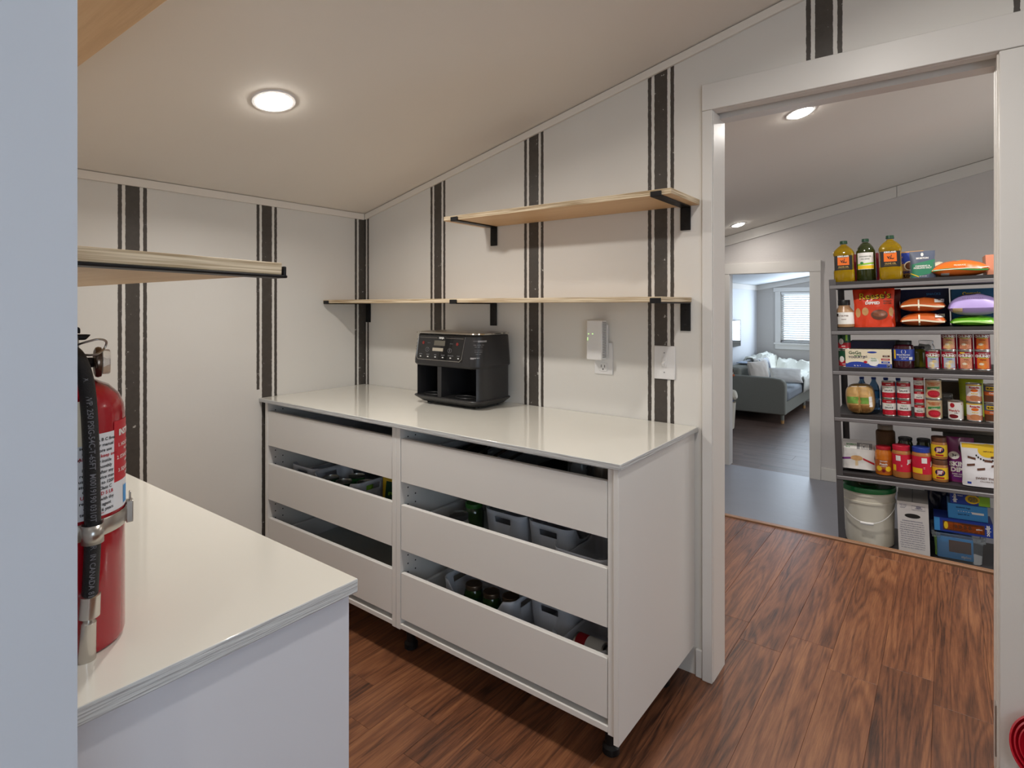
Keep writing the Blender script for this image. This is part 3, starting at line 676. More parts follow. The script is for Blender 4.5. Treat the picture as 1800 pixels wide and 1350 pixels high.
mb = MB(); mb.box((.6, -1.879, 1.9205), (.638, -1.572, 1.9248)); mb.box((.6, -1.5785, 1.9205), (.638, -1.574, 1.937)); mb.box((.6, -1.879, 1.82), (.638, -1.8745, 1.9205)); mb.build('bracket', black_metal, s4, bevel=.0015)

# ------------------------------------------------------------------ outlet, plug-in extender, switch plate
def plate(name, label, x0, x1, z0, z1):
    return tag(MB().box((x0, -.006, z0), (x1, -.0004, z1)).build(name, white_plastic, bevel=.003, seg=3), label, 'outlet' if 'outlet' in name else 'switch')
op = plate('outlet_plate', 'white wall outlet plate behind the plug-in extender', 1.457, 1.539, 1.062, 1.19)
for zz in (1.092, 1.16):
    r_ = MB().box((1.481, -.0085, zz-.017), (1.515, -.0055, zz+.017)).build('socket', white_plastic, op, bevel=.004)
    MB().box((1.489, -.009, zz-.002), (1.4915, -.0083, zz+.009)).box((1.504, -.009, zz-.002), (1.5065, -.0083, zz+.008)).box((1.496, -.009, zz-.012), (1.5, -.0083, zz-.006)).build('slot', black_plastic, r_)
ex = empty('wifi_extender', 'white plug-in network extender with green lights in the outlet', 'extender', (0, 0, 0))
MB().box((1.447, -.052, 1.122), (1.516, -.012, 1.280)).build('case', white_plastic, ex, bevel=.004, seg=3)
MB().box((1.470, -.012, 1.14), (1.522, -.0088, 1.262)).build('rear_case', white_plastic, ex, bevel=.001)
v = MB()
for k in range(22): v.box((1.5155, -.046, 1.132+k*.0065), (1.5168, -.018, 1.1345+k*.0065))
v.build('vent', K['grey'], ex)['kind'] = 'stuff'
led = mat('green_led', (.5, 1, .25, 1), .4, emit=1.8); v = MB()
for x, z in ((1.457, 1.225), (1.475, 1.2255), (1.4525, 1.208), (1.4525, 1.201)): v.box((x-.0014, -.0532, z-.0014), (x+.0014, -.0515, z+.0014))
v.build('indicator_light', led, ex)
sp = plate('switch_plate', 'white light switch plate over the rightmost dark stripe', 1.712, 1.795, 1.062, 1.187)
MB().box((1.744, -.0085, 1.106), (1.763, -.0055, 1.143)).build('toggle_frame', white_plastic, sp, bevel=.001)
tg = MB(); tg.M = Matrix.Translation((1.7535, -.008, 1.124)) @ Matrix.Rotation(R(25), 4, 'X'); tg.box((-.0045, -.013, -.006), (.0045, .002, .006)); tg.build('toggle', white_plastic, sp, bevel=.001)
for zz in (1.088, 1.161): MB().box((1.7515, -.0072, zz-.002), (1.7555, -.0058, zz+.002)).build('screw', K['grey'], sp)

# ------------------------------------------------------------------ air fryer
def rrect(x0, x1, y0, y1, r, n=6, rb=None):
    rb = rb or r; pts = []
    for (cx_, cy_, a0, q) in ((x0+r, y0+r, pi, r), (x1-r, y0+r, 1.5*pi, r), (x1-rb, y1-rb, 0, rb), (x0+rb, y1-rb, pi/2, rb)):
        for k in range(n+1): a = a0+k*pi/2/n; pts.append((cx_+q*cos(a), cy_+q*sin(a)))
    return pts
def loft(levels, mb=None, m=0):
    mb = mb or MB(); rings = [[mb.vert((p[0], p[1], z)) for p in pts] for pts, z in levels]; n = len(rings[0])
    for a, b in zip(rings[:-1], rings[1:]):
        for k in range(n): mb.face((a[k], a[(k+1) % n], b[(k+1) % n], b[k]), m)
    mb.face(rings[0][::-1], m); mb.face(rings[-1], m); return mb
af = empty('air_fryer', 'black dual-basket air fryer without its drawers on the worktop', 'air fryer', T(.858, -.142, .9005, 0))
X, Y0, Y1 = .193, -.115, .112
satin = mat('satin_charcoal', C(44, 43, 44), .38, vary=.04, vscale=5)
def RR(o, yb=0, r=.045): return rrect(-X-o, X+o, Y0-o+yb, Y1+o*.4, r, 7, .03)
loft([(RR(-.030), .006), (RR(-.018), .010), (RR(.006), .030), (RR(.009), .034), (RR(.007), .037)]).build('base', satin, af)
for x in (-.14, .14):
    for y in (-.06, .07): MB().lathe([(.012, 0), (.012, .008)], 16).build('foot', black_plastic, af).location = (x, y, 0)
loft([(RR(.001), .172), (RR(.007), .180), (RR(.007), .196), (RR(.0, .010), .305), (RR(-.002, .012), .309)]).build('upper_housing', satin, af)
# side and back shell around the open bays
mb = MB(); o_ = RR(.0); n = 7
inner = rrect(-X+.014, X-.014, Y0+.002, Y1-.02, .03, 7, .02)
k0, k1 = 1, n+1
right = o_[n+4:2*(n+1)]; 
outer = o_[n+4:]+o_[:4]
inn = [( X-.016, Y0+.012), (X-.016, Y1-.022), (-X+.016, Y1-.022), (-X+.016, Y0+.012)]
mb.prism(outer+inn[::-1], .036, .173, 'z'); mb.build('side_shell', satin, af)
MB().box((-.012-.03, Y0+.002, .036), (.012-.03, Y1-.022, .173)).build('bay_divider', dark_plastic, af, bevel=.002)
cav = mat('cavity_black', C(9, 9, 10), .6); mb = MB()
mb.box((-X+.017, Y1-.030, .037), (X-.017, Y1-.023, .172)).box((-X+.017, Y0+.01, .0365), (X-.017, Y1-.03, .0395)).box((-X+.017, Y0+.012, .168), (X-.017, Y1-.03, .1715))
mb.build('bay_lining', cav, af)
for cx_ in (-.112, .078):
    MB().tube([(cx_+.05*cos(a*pi/12), Y0+.055+.035*sin(a*pi/12), .0405) for a in range(24)], .002, 6, closed=True).build('bay_ring', dark_plastic, af)
loft([(RR(-.004, .008), .309), (RR(.002, .006), .3115), (RR(.004, .004), .3145), (RR(.003, .005), .3195)]).build('trim_rim', chrome, af)
loft([(RR(-.003, .012), .3195), (RR(-.006, .014), .321)]).build('top_plate', steel, af)
def pf_(x, z, e): t_ = (z-.196)/.109; return (x, Y0-.007+.017*t_-e, z)
panel = mat('panel_gloss', C(16, 16, 18), .12, coat=.5)
pn = patch(af, (-.163, .197, .112, .304), panel, pf_, 'control_panel', off=.0012, n=2)
mb = MB(); q = [(-.163, .302), (-.163, .209), (-.154, .199), (.096, .199), (.108, .209), (.117, .302)]
mb.tube([pf_(x, z, .0016) for x, z in q], .0011, 6); mb.build('panel_border', steel, pn)
mb = MB(); mb.tube([pf_(-.155, .2955, .0016), pf_(-.045, .2955, .0016)], .0008, 5).tube([pf_(.005, .2955, .0016), pf_(.108, .2955, .0016)], .0008, 5).build('panel_line', steel, pn)
patch(pn, (-.062, .262, .004, .284), mat('lcd', C(96, 92, 82), .3), pf_, 'display', off=.002)
patch(pn, (-.068, .238, -.004, .252), mat('keypad', C(170, 162, 146), .35), pf_, 'keypad', off=.002)
letters(pn, [('NINJA', -.020, .2955, .011, .03)], K['white'], pf_, off=.0022)
letters(pn, [('1', -.1, .243, .012), ('2', .036, .2435, .012), ('• • •', -.093, .272, .010), ('• • •', .042, .272, .010)]+[(t_, -.138+.0455*i, .2215, .0056) for i, t_ in enumerate(('AIR FRY', 'ROAST', 'BAKE', 'REHEAT', 'DEHYDRATE', 'START'))], K['grey'], pf_, off=.0022)
mb = MB()
for i in range(6): mb.tube([pf_(-.141+.0455*i, .212, .002), pf_(-.134+.0455*i, .212, .002)], .0022, 6)
mb.build('button', K['white'], pn)
for x in (-.129, .076): patch(pn, ('disc', x, .272, .007, .007), mat('power_red', C(120, 36, 34), .4), pf_, 'power_button', off=.002)
mb = MB()
for x in (-.1, .036): mb.tube([pf_(x+.011*cos(a*pi/10), .243+.009*sin(a*pi/10), .0022) for a in range(20)], .0006, 5, closed=True)
mb.build('button_ring', K['grey'], pn)
def sf(x, z, e):   # printed chart wrapping the right front corner; x measured from the corner's start
    t_ = (z-.196)/.109; o_y = .017*t_
    r_ = .045+.004; a = x/r_
    if a < 0: return (X-.045+.007*(1-t_)+x, Y0-.007+o_y-e, z)
    if a < pi/2: return (X-.045+.002+(r_+e)*sin(a), Y0+.043+o_y*.6-(r_+e)*cos(a), z)
    return (X+.0065*(1-t_)+e+.0005, Y0+.043+(x-r_*pi/2), z)
letters(af, [('COOKING CHART', .040, .288, .006), ('FRIES  WINGS  FISH', .04, .272, .0052), ('390F  400F  375F', .04, .264, .0048), ('---------------', .04, .252, .007), ('ROAST  BAKE', .04, .243, .0052), ('350F  325F', .04, .234, .0048)], mat('faded_print', C(120, 118, 118), .5), sf, off=.0015)
patch(af, (.035, .284, .075, .291), mat('faded_print2', C(150, 148, 148), .5), sf, off=.001); patch(af, (.006, .213, .046, .220), MATS['faded_print2'], sf, off=.001)
letters(af, [('FRY', -X+.013, .284, .007), ('o-o', -X+.013, .268, .008), ('o-o', -X+.013, .254, .008), ('BAKE', -X+.012, .24, .005)], MATS['faded_print'], lambda x, z, e: (x, Y0+.006+.017*(z-.196)/.109-e-.0+abs(x+X-.03)*.15, z), off=.006)

# ------------------------------------------------------------------ fire extinguisher
EX = (1.685, -1.8145)
fe = empty('fire_extinguisher', 'red fire extinguisher with black hose standing on the foreground worktop', 'extinguisher', T(EX[0], EX[1], .9005, 0))
redm = mat('extinguisher_red', C(158, 8, 26), .2, coat=.5)
rb = .064
MB().lathe([(.056, 0), (.0625, .002), (rb, .008), (rb, .293), (.0625, .306), (.057, .320), (.046, .332), (.030, .340), (.018, .343), (.018, .352)], 48).build('cylinder', redm, fe)
A0 = R(75)
def ef(x, z, e):  # x in metres of arc, 0 = towards the viewer
    a = A0-(-x)/rb; a = A0+x/rb
    return ((rb+e)*sin(a), -(rb+e)*cos(a), z)
white_label = mat('extinguisher_label', C(225, 226, 230), .4)
d = lambda g: R(g)*rb
lab = patch(fe, (d(-75), .172, d(50), .276), white_label, ef, 'label', n=24)
patch(lab, (d(50), .172, d(110), .208), white_label, ef, 'label_corner', n=12)
patch(lab, (d(68), .176, d(80), .199), K['ltblue'], ef, 'blue_symbol', off=.001)
red2 = mat('label_red', C(190, 24, 40), .4)
patch(lab, (d(50), .208, d(110), .287), red2, ef, 'red_panel', n=12)
letters(lab, [('INSTRUCTIONS', d(92), .271, .011, .04), ('1. HOLD UPRIGHT', d(80), .255, .0065), ('PULL RING PIN', d(83), .248, .0045), ('2. STAND BACK 8 FEET', d(84), .239, .0065), ('AIM AT BASE', d(83), .232, .0045), ('3. SQUEEZE LEVER', d(80), .222, .0065), ('SWEEP SIDE', d(83), .215, .0045)], K['white'], ef, off=.0012)
rows = ['for Class A B C fires', 'see owner manual', 'read before use', 'WARNING keep away', 'keep dry inside', 'inspect monthly', 'recharge after any', 'use by service man', 'store -40F to 120F', 'Class B Class C', 'UL LISTED 5 LB', 'refill only with dry', 'chemical agent', 'test every 6 years']
letters(lab, [(t_, d(30), .268-.0068*i, .0056) for i, t_ in enumerate(rows) if i not in (3, 10)], K['black'], ef, off=.0012)
letters(lab, [(rows[3], d(30), .268-.0068*3, .006), (rows[10], d(30), .268-.0068*10, .006), ('-------', d(30), .176, .006)], K['red'], ef, off=.0012)
letters(lab, [(t_, d(-10), .268-.0068*i, .0056) for i, t_ in enumerate(rows)], K['black'], ef, off=.0012)
patch(fe, ('disc', d(12), .292, .018, .028), K['cream'], ef, 'inspection_tag', off=.0025)
v = MB(); v.lathe([(.019, .350), (.019, .362), (.014, .366), (.014, .395), (.010, .398)], 24).build('valve_body', steel, fe)
AX = Vector((.25, .97, 0)).normalized()
gm = Matrix.Translation(AX*.009+Vector((0, 0, .362))) @ AX.to_track_quat('Z', 'Y').to_matrix().to_4x4()
v = MB(); v.M = gm; v.lathe([(.0085, 0), (.0085, .008), (.0055, .008), (.0055, .012)], 20); v.build('gauge_stem', chrome, fe)
v = MB(); v.M = gm; v.lathe([(.0075, .0125), (.0075, .019)], 6); v.build('gauge_nut', black_plastic, fe, bevel=.0006)
v = MB(); v.M = gm; v.lathe([(.006, .019), (.015, .020), (.0195, .022), (.0205, .025), (.0195, .0285), (.016, .030)], 36); ga = v.build('gauge', mat('gauge_metal', C(120, 104, 92), .22, .9), fe)
v = MB(); v.M = gm; v.lathe([(.0165, .030), (.0165, .0365), (.0155, .038), (.0001, .0385)], 36); v.build('gauge_lens', mat('lens_clear', (1, .96, .93, 1), .05, trans=.75, ior=1.4), ga)
v = MB(); v.prism([(-.055, .392), (.020, .392), (.026, .399), (-.055, .402)], -.008, .008, 'x').prism([(-.07, .418), (-.01, .412), (.014, .400), (.014, .408), (-.01, .420), (-.07, .426)], -.008, .008, 'x').build('lever', black_metal, fe, bevel=.002)
loc = lambda *p: (p[0]-EX[0], p[1]-EX[1], p[2]-.9005)
hp = [(0.0086, -0.004, 0.3825), (0.0228, 0.0006, 0.3785), (0.0478, 0.0007, 0.3698), (0.0649, 0.0024, 0.3475), (0.0706, 0.0042, 0.3163), (0.0728, 0.0059, 0.2673), (0.0739, 0.0067, 0.2184), (0.0745, 0.0072, 0.1485), (0.0717, 0.0051, 0.0785)]
rubber = mat('hose_rubber', C(24, 24, 27), .42, bump=.6, bscale=9, stretch=(60, 60, 240))
def spline(pts, n=6):
    P = [Vector(p) for p in pts]; out = []
    for i in range(len(P)-1):
        a, b, c, e = P[max(i-1, 0)], P[i], P[i+1], P[min(i+2, len(P)-1)]
        for k in range(n):
            t = k/n; out.append(.5*((2*b)+(c-a)*t+(2*a-5*b+4*c-e)*t*t+(3*b-a-3*c+e)*t**3))
    out.append(P[-1]); return out
hs = MB().tube(spline(hp), 0.0086, 18).build('hose', rubber, fe)
VX = Vector((.902, -.26, 0)).normalized(); RX = Vector((.26, .902, 0)).normalized()
def hf(x, z, e):   # print running down the hose
    for a, b in zip(hp[:-1], hp[1:]):
        if b[2] <= z <= a[2]:
            t_ = (a[2]-z)/(a[2]-b[2]); p = Vector(a).lerp(Vector(b), t_); break
    else: p = Vector(hp[-1])
    a = x/0.0086; q = p+VX*(0.0086+e)*cos(a)+RX*(0.0086+e)*sin(a); return (q.x, q.y, z)
letters(hs, [('MAX. WP. 250 PSIG-54C-T-65FT  M0019190 0310T  PARKER', .0008, .245, .0082, .01, 1, -pi/2), ('IN CANADA 81', .0008, .108, .0078, .01, 1, -pi/2)], mat('hose_print', C(112, 112, 118), .5), hf, off=.0008)
nzp = Vector(hp[-1]); nzq = Vector((0.063, 0.0035, -0.0023))
zz = MB(); zt = nzp-nzq; Ln = zt.length
zz.M = Matrix.Translation(nzq) @ zt.to_track_quat('Z', 'Y').to_matrix().to_4x4()
zz.lathe([(0.0086, 0), (.0106, .002), (0.0086, Ln*.60), (.0086, Ln*.62), (.0062, Ln*.65), (.0088, Ln*.68), (.0118, Ln*.72), (.0112, Ln*1.0), (.0112, Ln+.004), (.009, Ln+.005)], 28); zz.build('nozzle', mat('nozzle_metal', C(206, 202, 196), .22, 1), fe)
MB().tube(spline([(0.0219, 0.0062, 0.3869), (0.0307, 0.0128, 0.3905), (0.0376, 0.0243, 0.3939), (0.034, 0.0342, 0.3903), (0.0317, 0.0324, 0.3806), (0.0423, 0.0216, 0.3752), (0.0395, 0.0133, 0.3742), (0.0309, 0.0067, 0.3756)]), .0014, 8).build('safety_wire', steel, fe)
bd = MB(); bd.lathe([(rb+.0012, .147), (rb+.0022, .1485), (rb+.0022, .1665), (rb+.0012, .168)], 48, cap=False); bd.build('strap_band', steel, fe)
hc = Vector(hf(0, .157, -0.0086)); th0 = math.atan2(RX.y, RX.x)
bm_ = MB(); pts = []
for k in range(15):
    a = -pi*.62+pi*1.24*k/14; pts.append(hc+VX*.0118*cos(a)+RX*.0118*sin(a))
pts = [hc-VX*.016-RX*.012]+pts+[hc-VX*.016+RX*.012]
g_ = [[bm_.vert((p.x, p.y, z)) for z in (.146, .169)] for p in pts]
for a, b in zip(g_[:-1], g_[1:]): bm_.face((a[0], b[0], b[1], a[1]))
o = bm_.build('hose_clip', steel, fe); md = o.modifiers.new('s', 'SOLIDIFY'); md.thickness = .001
kb = MB(); kb.M = Matrix.Rotation(A0+R(88)-pi/2, 4, 'Z')
kb.box((rb+.001, -.007, .143), (rb+.009, .007, .172)).box((rb+.004, -.004, .172), (rb+.0065, .004, .184)); kb.build('buckle', steel, fe, bevel=.001)

# ------------------------------------------------------------------ metal shelving unit in the hall
MU = Matrix.Translation((2.043, 2.15, WZ)) @ Matrix.Rotation(R(2.0), 4, 'Z') @ Matrix.Rotation(R(-1.9), 4, 'Y')
def U(s, t, z, rz=0): return MU @ Matrix.Translation((s, t, z+.0012)) @ Matrix.Rotation(R(rz), 4, 'Z')
un = empty('shelving_unit', 'dark grey metal shelving unit full of food beyond the doorway', 'shelf unit', MU)
gm_ = mat('unit_grey', C(88, 86, 88), .45, .25, bump=.05, bscale=120); gd = mat('unit_dark', C(58, 55, 56), .5, .2)
UL, UD = 1.22, .52
for (x, y) in ((0, 0), (UL-.03, 0), (0, UD-.03), (UL-.03, UD-.03)):
    sx = 1 if x == 0 else -1; sy = 1 if y == 0 else -1; ox = x if x == 0 else x+.03; oy = y if y == 0 else y+.03
    zb = .0 if x == 0 else -.040
    pm = MB().prism([(ox, oy), (ox+sx*.038, oy), (ox+sx*.038, oy+sy*.003), (ox+sx*.003, oy+sy*.003), (ox+sx*.003, oy+sy*.036), (ox, oy+sy*.036)], zb+.006, 1.776, 'z'); pm.box((ox, oy, zb), (ox+sx*.04, oy+sy*.038, zb+.012))
    pm.build('post', gm_ if 1 else gd, un)
LV = (.065, .535, .908, 1.206, 1.463, 1.758)
for z in LV:
    b = MB().box((.012, .006, z-.0025), (UL-.012, UD-.006, z)).build('shelf_deck', gd, un)
    MB().prism([(.004, z+.0003), (.0045, z-.020), (.012, z-.020), (.010, z-.003)], .004, UL-.004, 'x').build('front_beam', gd, b)
    MB().prism([(.004, z-.0205), (-.002, z-.0225), (-.004, z-.025), (-.004, z-.041), (.001, z-.045), (.012, z-.045), (.012, z-.0205)], .004, UL-.004, 'x').build('beam_lip', mat('unit_lip', C(128, 126, 128), .42, .3), b)
    MB().box((.03, UD-.008, z-.042), (UL-.03, UD-.002, z)).build('rear_beam', gm_, b)
    for x in (.006, UL-.010): MB().box((x, .02, z-.040), (x+.004, UD-.02, z)).build('end_beam', gm_, b)

# --- top shelf
oil = mat('olive_oil', C(186, 150, 8), .05, trans=.6, ior=1.33, coat=.6, vary=.35, vscale=14)
oil_dark = mat('dark_oil', C(44, 52, 20), .08, coat=.6)
def oil_bottle(s, t, label, w, h, glass, square, lab):
    o = empty('oil_bottle', label, 'bottle', U(s, t, LV[5]), 'cooking oil bottles on the top shelf')
    a = w/2
    if square:
        lv = []
        for f, z in ((.90, 0), (1, .012), (1, .07), (.93, .082), (.93, .165), (1, .178), (1, .190), (.86, .208), (.55, .228), (.30, .240), (.27, .246)):
            lv.append((rrect(-a*f, a*f, -a*f, a*f, a*f*.42, 4), z*h/.27))
        loft(lv).build('bottle_body', glass, o, smooth=50)
    else:
        MB().lathe([(a*.9, 0), (a, .006), (a, .15*h/.27), (a*.98, .19*h/.27), (a*.8, .215*h/.27), (a*.5, .237*h/.27), (a*.3, .246*h/.27)], 32).build('bottle_body', glass, o, smooth=50)
    MB().lathe([(a*.27, h*.905), (a*.27, h*.93)], 20).build('neck', clear, o)
    MB().lathe([(a*.36, h*.925), (a*.38, h*.93), (a*.36, h*.995), (a*.3, h), (.0001, h)], 24).build('cap', mat('green_cap', C(34, 70, 50), .4), o)
    fl_ = (lambda x, z, e: (x, -a*.93-.001-e, z)) if square else cyl(a*1.01)
    if lab == 'k':
        p = patch(o, (-a*.85, h*.28, a*.85, h*.63), K['black'], fl_, 'label'); patch(p, (-a*.55, h*.40, a*.55, h*.60), K['orange'], fl_, off=.0012)
        patch(p, (-a*.42, h*.585, a*.42, h*.635), K['black'], fl_, off=.0015)
        letters(p, [('KIRKLAND', 0, h*.61, .013, .05)], K['white'], fl_, off=.002); letters(p, [('OLIVE OIL', 0, h*.355, .013, .03), ('_____________', 0, h*.335, .010)], mat('gold_print', C(190, 160, 90), .4), fl_, off=.002)
        letters(p, [('v/', -.004, h*.50, .035, .02), ('~', .008, h*.47, .04, .03)], K['black'], fl_, off=.0018)
    else:
        p = patch(o, (-a*.9, h*.27, a*.9, h*.66), K['white'], fl_, 'label', n=14); patch(p, (-a*.9, h*.28, a*.9, h*.36), K['yellow'], fl_, off=.0012, n=14); patch(p, (-a*.9, h*.36, a*.9, h*.40, .008), K['lime'], fl_, off=.0011, n=14)
        letters(p, [('AVOCADO OIL', 0, h*.57, .010), ('PURE  REFINED', 0, h*.51, .007)], K['dkgreen'], fl_, off=.002)
        patch(p, ('disc', -.02, h*.42, .010, .008), K['green'], fl_, off=.0018)
    return o
oil_bottle(.083, .085, 'square golden oil bottle, leftmost on the top shelf', .118, .268, oil, True, 'k')
oil_bottle(.203, .10, 'dark round oil bottle with white label between two golden ones', .108, .272, oil_dark, False, 'w')
oil_bottle(.336, .085, 'larger square golden oil bottle right of the dark one', .122, .278, oil, True, 'k')
def carton(name, M, w, d_, h, label, mf, ms=None, cat='box', rects=(), texts=(), top=None, group=None):
    o = MB().box((-w/2, 0, 0), (w/2, d_, h)); o.m = [0, 3, 1, 2, 2, 2] if 1 else o.m
    o = o.build(name, [ms or mf, mf, ms or mf, top or ms or mf], bevel=.001); tag(o, label, cat, group); o.matrix_world = M
    for r_, m in rects: patch(o, r_, m, off=.0006 if r_[0] != 'disc' else .0009)
    for m, its in texts: letters(o, its, m, off=.0014)
    return o
carton('food_box', U(.195, .27, LV[5]), .14, .05, .19, 'dark red box behind the oil bottles', K['dkred'], rects=[((-.05, .03, .06, .09), K['navy'])], texts=[(K['white'], [('R', .045, .07, .03, .03)])])
po, pf = pouch('flour_bag', 'blue and tan flour bag behind the salt pouch', U(.445, .19, LV[5]), .125, .178, .07, K['tan'], stand=True, seed=11, wr=.002)
patch(po, (-.055, .10, .055, .17), K['blue'], pf, n=12); patch(po, ('disc', -.012, .085, .030, .030), K['cream'], pf, off=.0012); patch(po, ('disc', -.012, .085, .024, .024), K['brown'], pf, off=.0018)
letters(po, [('KING', -.03, .045, .02, .05)], K['blue'], pf); letters(po, [('FLOUR', -.02, .02, .022, .05)], K['black'], pf)
po, pf = pouch('salt_pouch', 'slate and green pickling salt pouch on the top shelf', U(.497, .09, LV[5]), .128, .166, .05, K['slate'], stand=True, seed=12, wr=.0015)
patch(po, (-.062, .004, .062, .085, .028), K['hill'], pf, n=12); patch(po, (-.060, .028, -.02, .034, -.022), K['yellow'], pf, off=.0012)
letters(po, [('MORTON', 0, .122, .014, .05), ('CANNING &', 0, .074, .013, .03), ('PICKLING SALT', 0, .062, .013, .03), ('NET WT 4 LB', 0, .012, .006)], K['white'], pf, off=.0016)
patch(po, ('disc', 0, .145, .007, .011), K['white'], pf, off=.0012)
lb_, lf_ = lying_bag('produce_bag', 'orange bag with a green and white seam lying on the top shelf', U(.675, .16, LV[5]), .285, .22, .098, mat('orange_film', C(226, 112, 34), .28, coat=.3), K['green'], seed=1)
patch(lb_, (-.132, .040, .135, .044, .006), K['white'], lf_, off=.004, n=24)
letters(lb_, [('PRODUCE', .0, .066, .012)], K['cream'], lf_, off=.004); patch(lb_, (-.09, .008, -.05, .022), K['white'], lf_, off=.003)
lying_bag('snack_bag', 'whitish bag peeking out behind the salt pouch', U(.58, .37, LV[5]), .10, .14, .11, K['cream'], seed=2)
lying_bag('snack_bag', 'pale green and white bag behind the orange bag on top', U(.70, .40, LV[5]), .18, .16, .115, mat('pale_green_film', C(178, 196, 160), .35), seed=5)
carton('cardboard_box', U(.855, .20, LV[5]), .10, .2, .125, 'cardboard box at the right edge of the top shelf', K['salmon'])
# --- second shelf
jar('food_jar', U(.072, .09, LV[4]), .0565, .178, 'tan jar with black lid and white label, left end of second shelf', mat('tan_content', C(168, 132, 98), .3, coat=.4), K['black'], .034, (.12, .55, K['white']), [(K['brown'], [('NUT BUTTER', -.005, .42, .011), ('roasted', 0, .3, .009)])], [((-.05, .40, -.03, .50), K['black'])], lidr=.62, shoulder=.62)
film_red = mat('orange_red_film', C(214, 62, 30), .25, coat=.4)
po, pf = pouch('candy_bag', 'dark red edge of a second candy bag behind the orange-red one', U(.262, .21, LV[4]), .235, .238, .07, mat('dark_red_film', C(110, 20, 20), .3), seed=20)
po, pf = pouch('candy_bag', 'big orange-red candy bag with yellow script lettering', U(.236, .10, LV[4]), .228, .243, .085, film_red, seed=21, wr=.008)
letters(po, [("Reese's", .008, .195, .058, .035, 1, .04)], K['black'], pf, off=.0012); letters(po, [("Reese's", .006, .197, .057, .005, 1, .04)], K['yellow'], pf, off=.002)
letters(po, [('DIPPED', -.005, .152, .024, .05)], K['white'], pf, off=.0018); letters(po, [('PEANUT', .075, .162, .012, .03), ('BUTTER', .075, .148, .012, .03)], K['brown'], pf, off=.0018)
for x, z, a, b in ((-.085, .092, .014, .030), (-.045, .10, .018, .026), (.092, .095, .012, .028)): patch(po, ('disc', x, z, a, b), K['tan'], pf, off=.0016)
patch(po, ('disc', .030, .078, .045, .032), K['choc'], pf, off=.0018); patch(po, ('disc', .030, .084, .036, .020), mat('choc_light', C(128, 76, 54), .4), pf, off=.0024)
of2 = mat('burnt_orange_film', C(196, 96, 42), .3, coat=.2)
for k, (z, who) in enumerate(((LV[4], 'lower of two stacked burnt orange bags on the second shelf'), (LV[4]+.0905, 'upper of two stacked burnt orange bags on the second shelf'))):
    lb_, lf_ = lying_bag('produce_bag', who, U(.488, .15, z), .236, .22, .0875, of2, K['cream'], seed=6+k, group='burnt orange bags')
    mbx = MB().box((-.022, -.112, .01), (-.014, -.109, .075)); patch(lb_, (-.022, .008, -.014, .074), K['cream'], lf_, off=.004, n=2)
    patch(lb_, (.06, .055, .11, .075), K['white'], lf_, off=.003)
lying_bag('produce_bag', 'bright green bag under the lilac bag on the second shelf', U(.737, .15, LV[4]), .236, .22, .060, mat('green_film', C(120, 204, 50), .3), mat('pale_lime', C(190, 232, 140), .4), seed=9)
lb_, lf_ = lying_bag('produce_bag', 'lilac purple bag on top of the bright green bag', U(.737, .13, LV[4]+.061), .25, .22, .128, mat('lilac_film', C(176, 156, 214), .35), seed=10)
patch(lb_, (-.105, .022, -.06, .046), K['beige'], lf_, off=.003); letters(lb_, [('|||||||||', -.083, .034, .018, .02)], K['black'], lf_, off=.004); patch(lb_, (.10, .06, .125, .08), K['white'], lf_, off=.003)
letters(lb_, [('. . . . . . . . . .', -.01, .108, .02)], K['purple'], lf_, off=.003)
carton('food_box', U(.50, .36, LV[4]), .26, .12, .235, 'navy box at the back above the burnt orange bags', K['navy'], texts=[(K['ltblue'], [('SNACKS', .05, .2, .02)])])
carton('food_box', U(.76, .34, LV[4]), .24, .12, .225, 'teal box with yellow print at the back above the lilac bag', K['teal'], texts=[(K['yellow'], [('Organic', -.02, .195, .028)])])
# --- third shelf
for k in range(2):
    can('food_can', U(.062, .10, LV[3]+.115*k), .040, .112, ('lower' if k == 0 else 'upper')+' of two green and red cans beside the left post', [(0, .36, K['red']), (.36, 1, K['dkgreen'])], [(K['white'], [('VEG', .0, .12, .012)])], [(('disc', -.012, .44, .014, .02), K['white']), ((.014, .5, .026, .98), K['lime'])])
carton('food_box', U(.225, .22, LV[3]), .27, .14, .162, 'dull navy box behind the cream yogurt pouch box', mat('dull_navy', C(70, 74, 110), .5), top=K['dkgreen'])
gb = carton('food_box', U(.197, .05, LV[3]), .250, .13, .116, 'cream and blue yogurt pouch box on the third shelf', K['cream'],
    rects=[((-.1245, .002, .1245, .026), K['blue']), (('disc', -.06, .022, .055, .016), K['blue']), (('disc', .028, .038, .030, .026), K['white']), (('disc', .022, .098, .026, .006), K['blue']), ((.070, .048, .115, .060), K['red']), ((.070, .030, .115, .042), K['blue']), ((.078, .068, .115, .080), K['brown']), ((.098, .004, .118, .022), K['white'])],
    texts=[(K['dkgreen'], [('GoGo', -.071, .094, .027, .02)]), (K['green'], [('squeeZ', -.056, .078, .014, .01), ('GoGo', .03, .058, .011), ('squeeZ', .03, .046, .011)]), (K['navy'], [('YOGURTZ', -.062, .066, .019, .02), ('x2', -.012, .07, .016)]), (K['white'], [('0g   5g   4', -.06, .013, .009), ('Organic', .04, .012, .006), ('SUPER', .095, .074, .008), ('LOWFAT', .093, .054, .008), ('SNACK', .093, .036, .008)]), (K['black'], [('20', .108, .012, .014, .03)])])
patch(gb, ('disc', -.015, .036, .010, .008), K['red'], off=.0013)
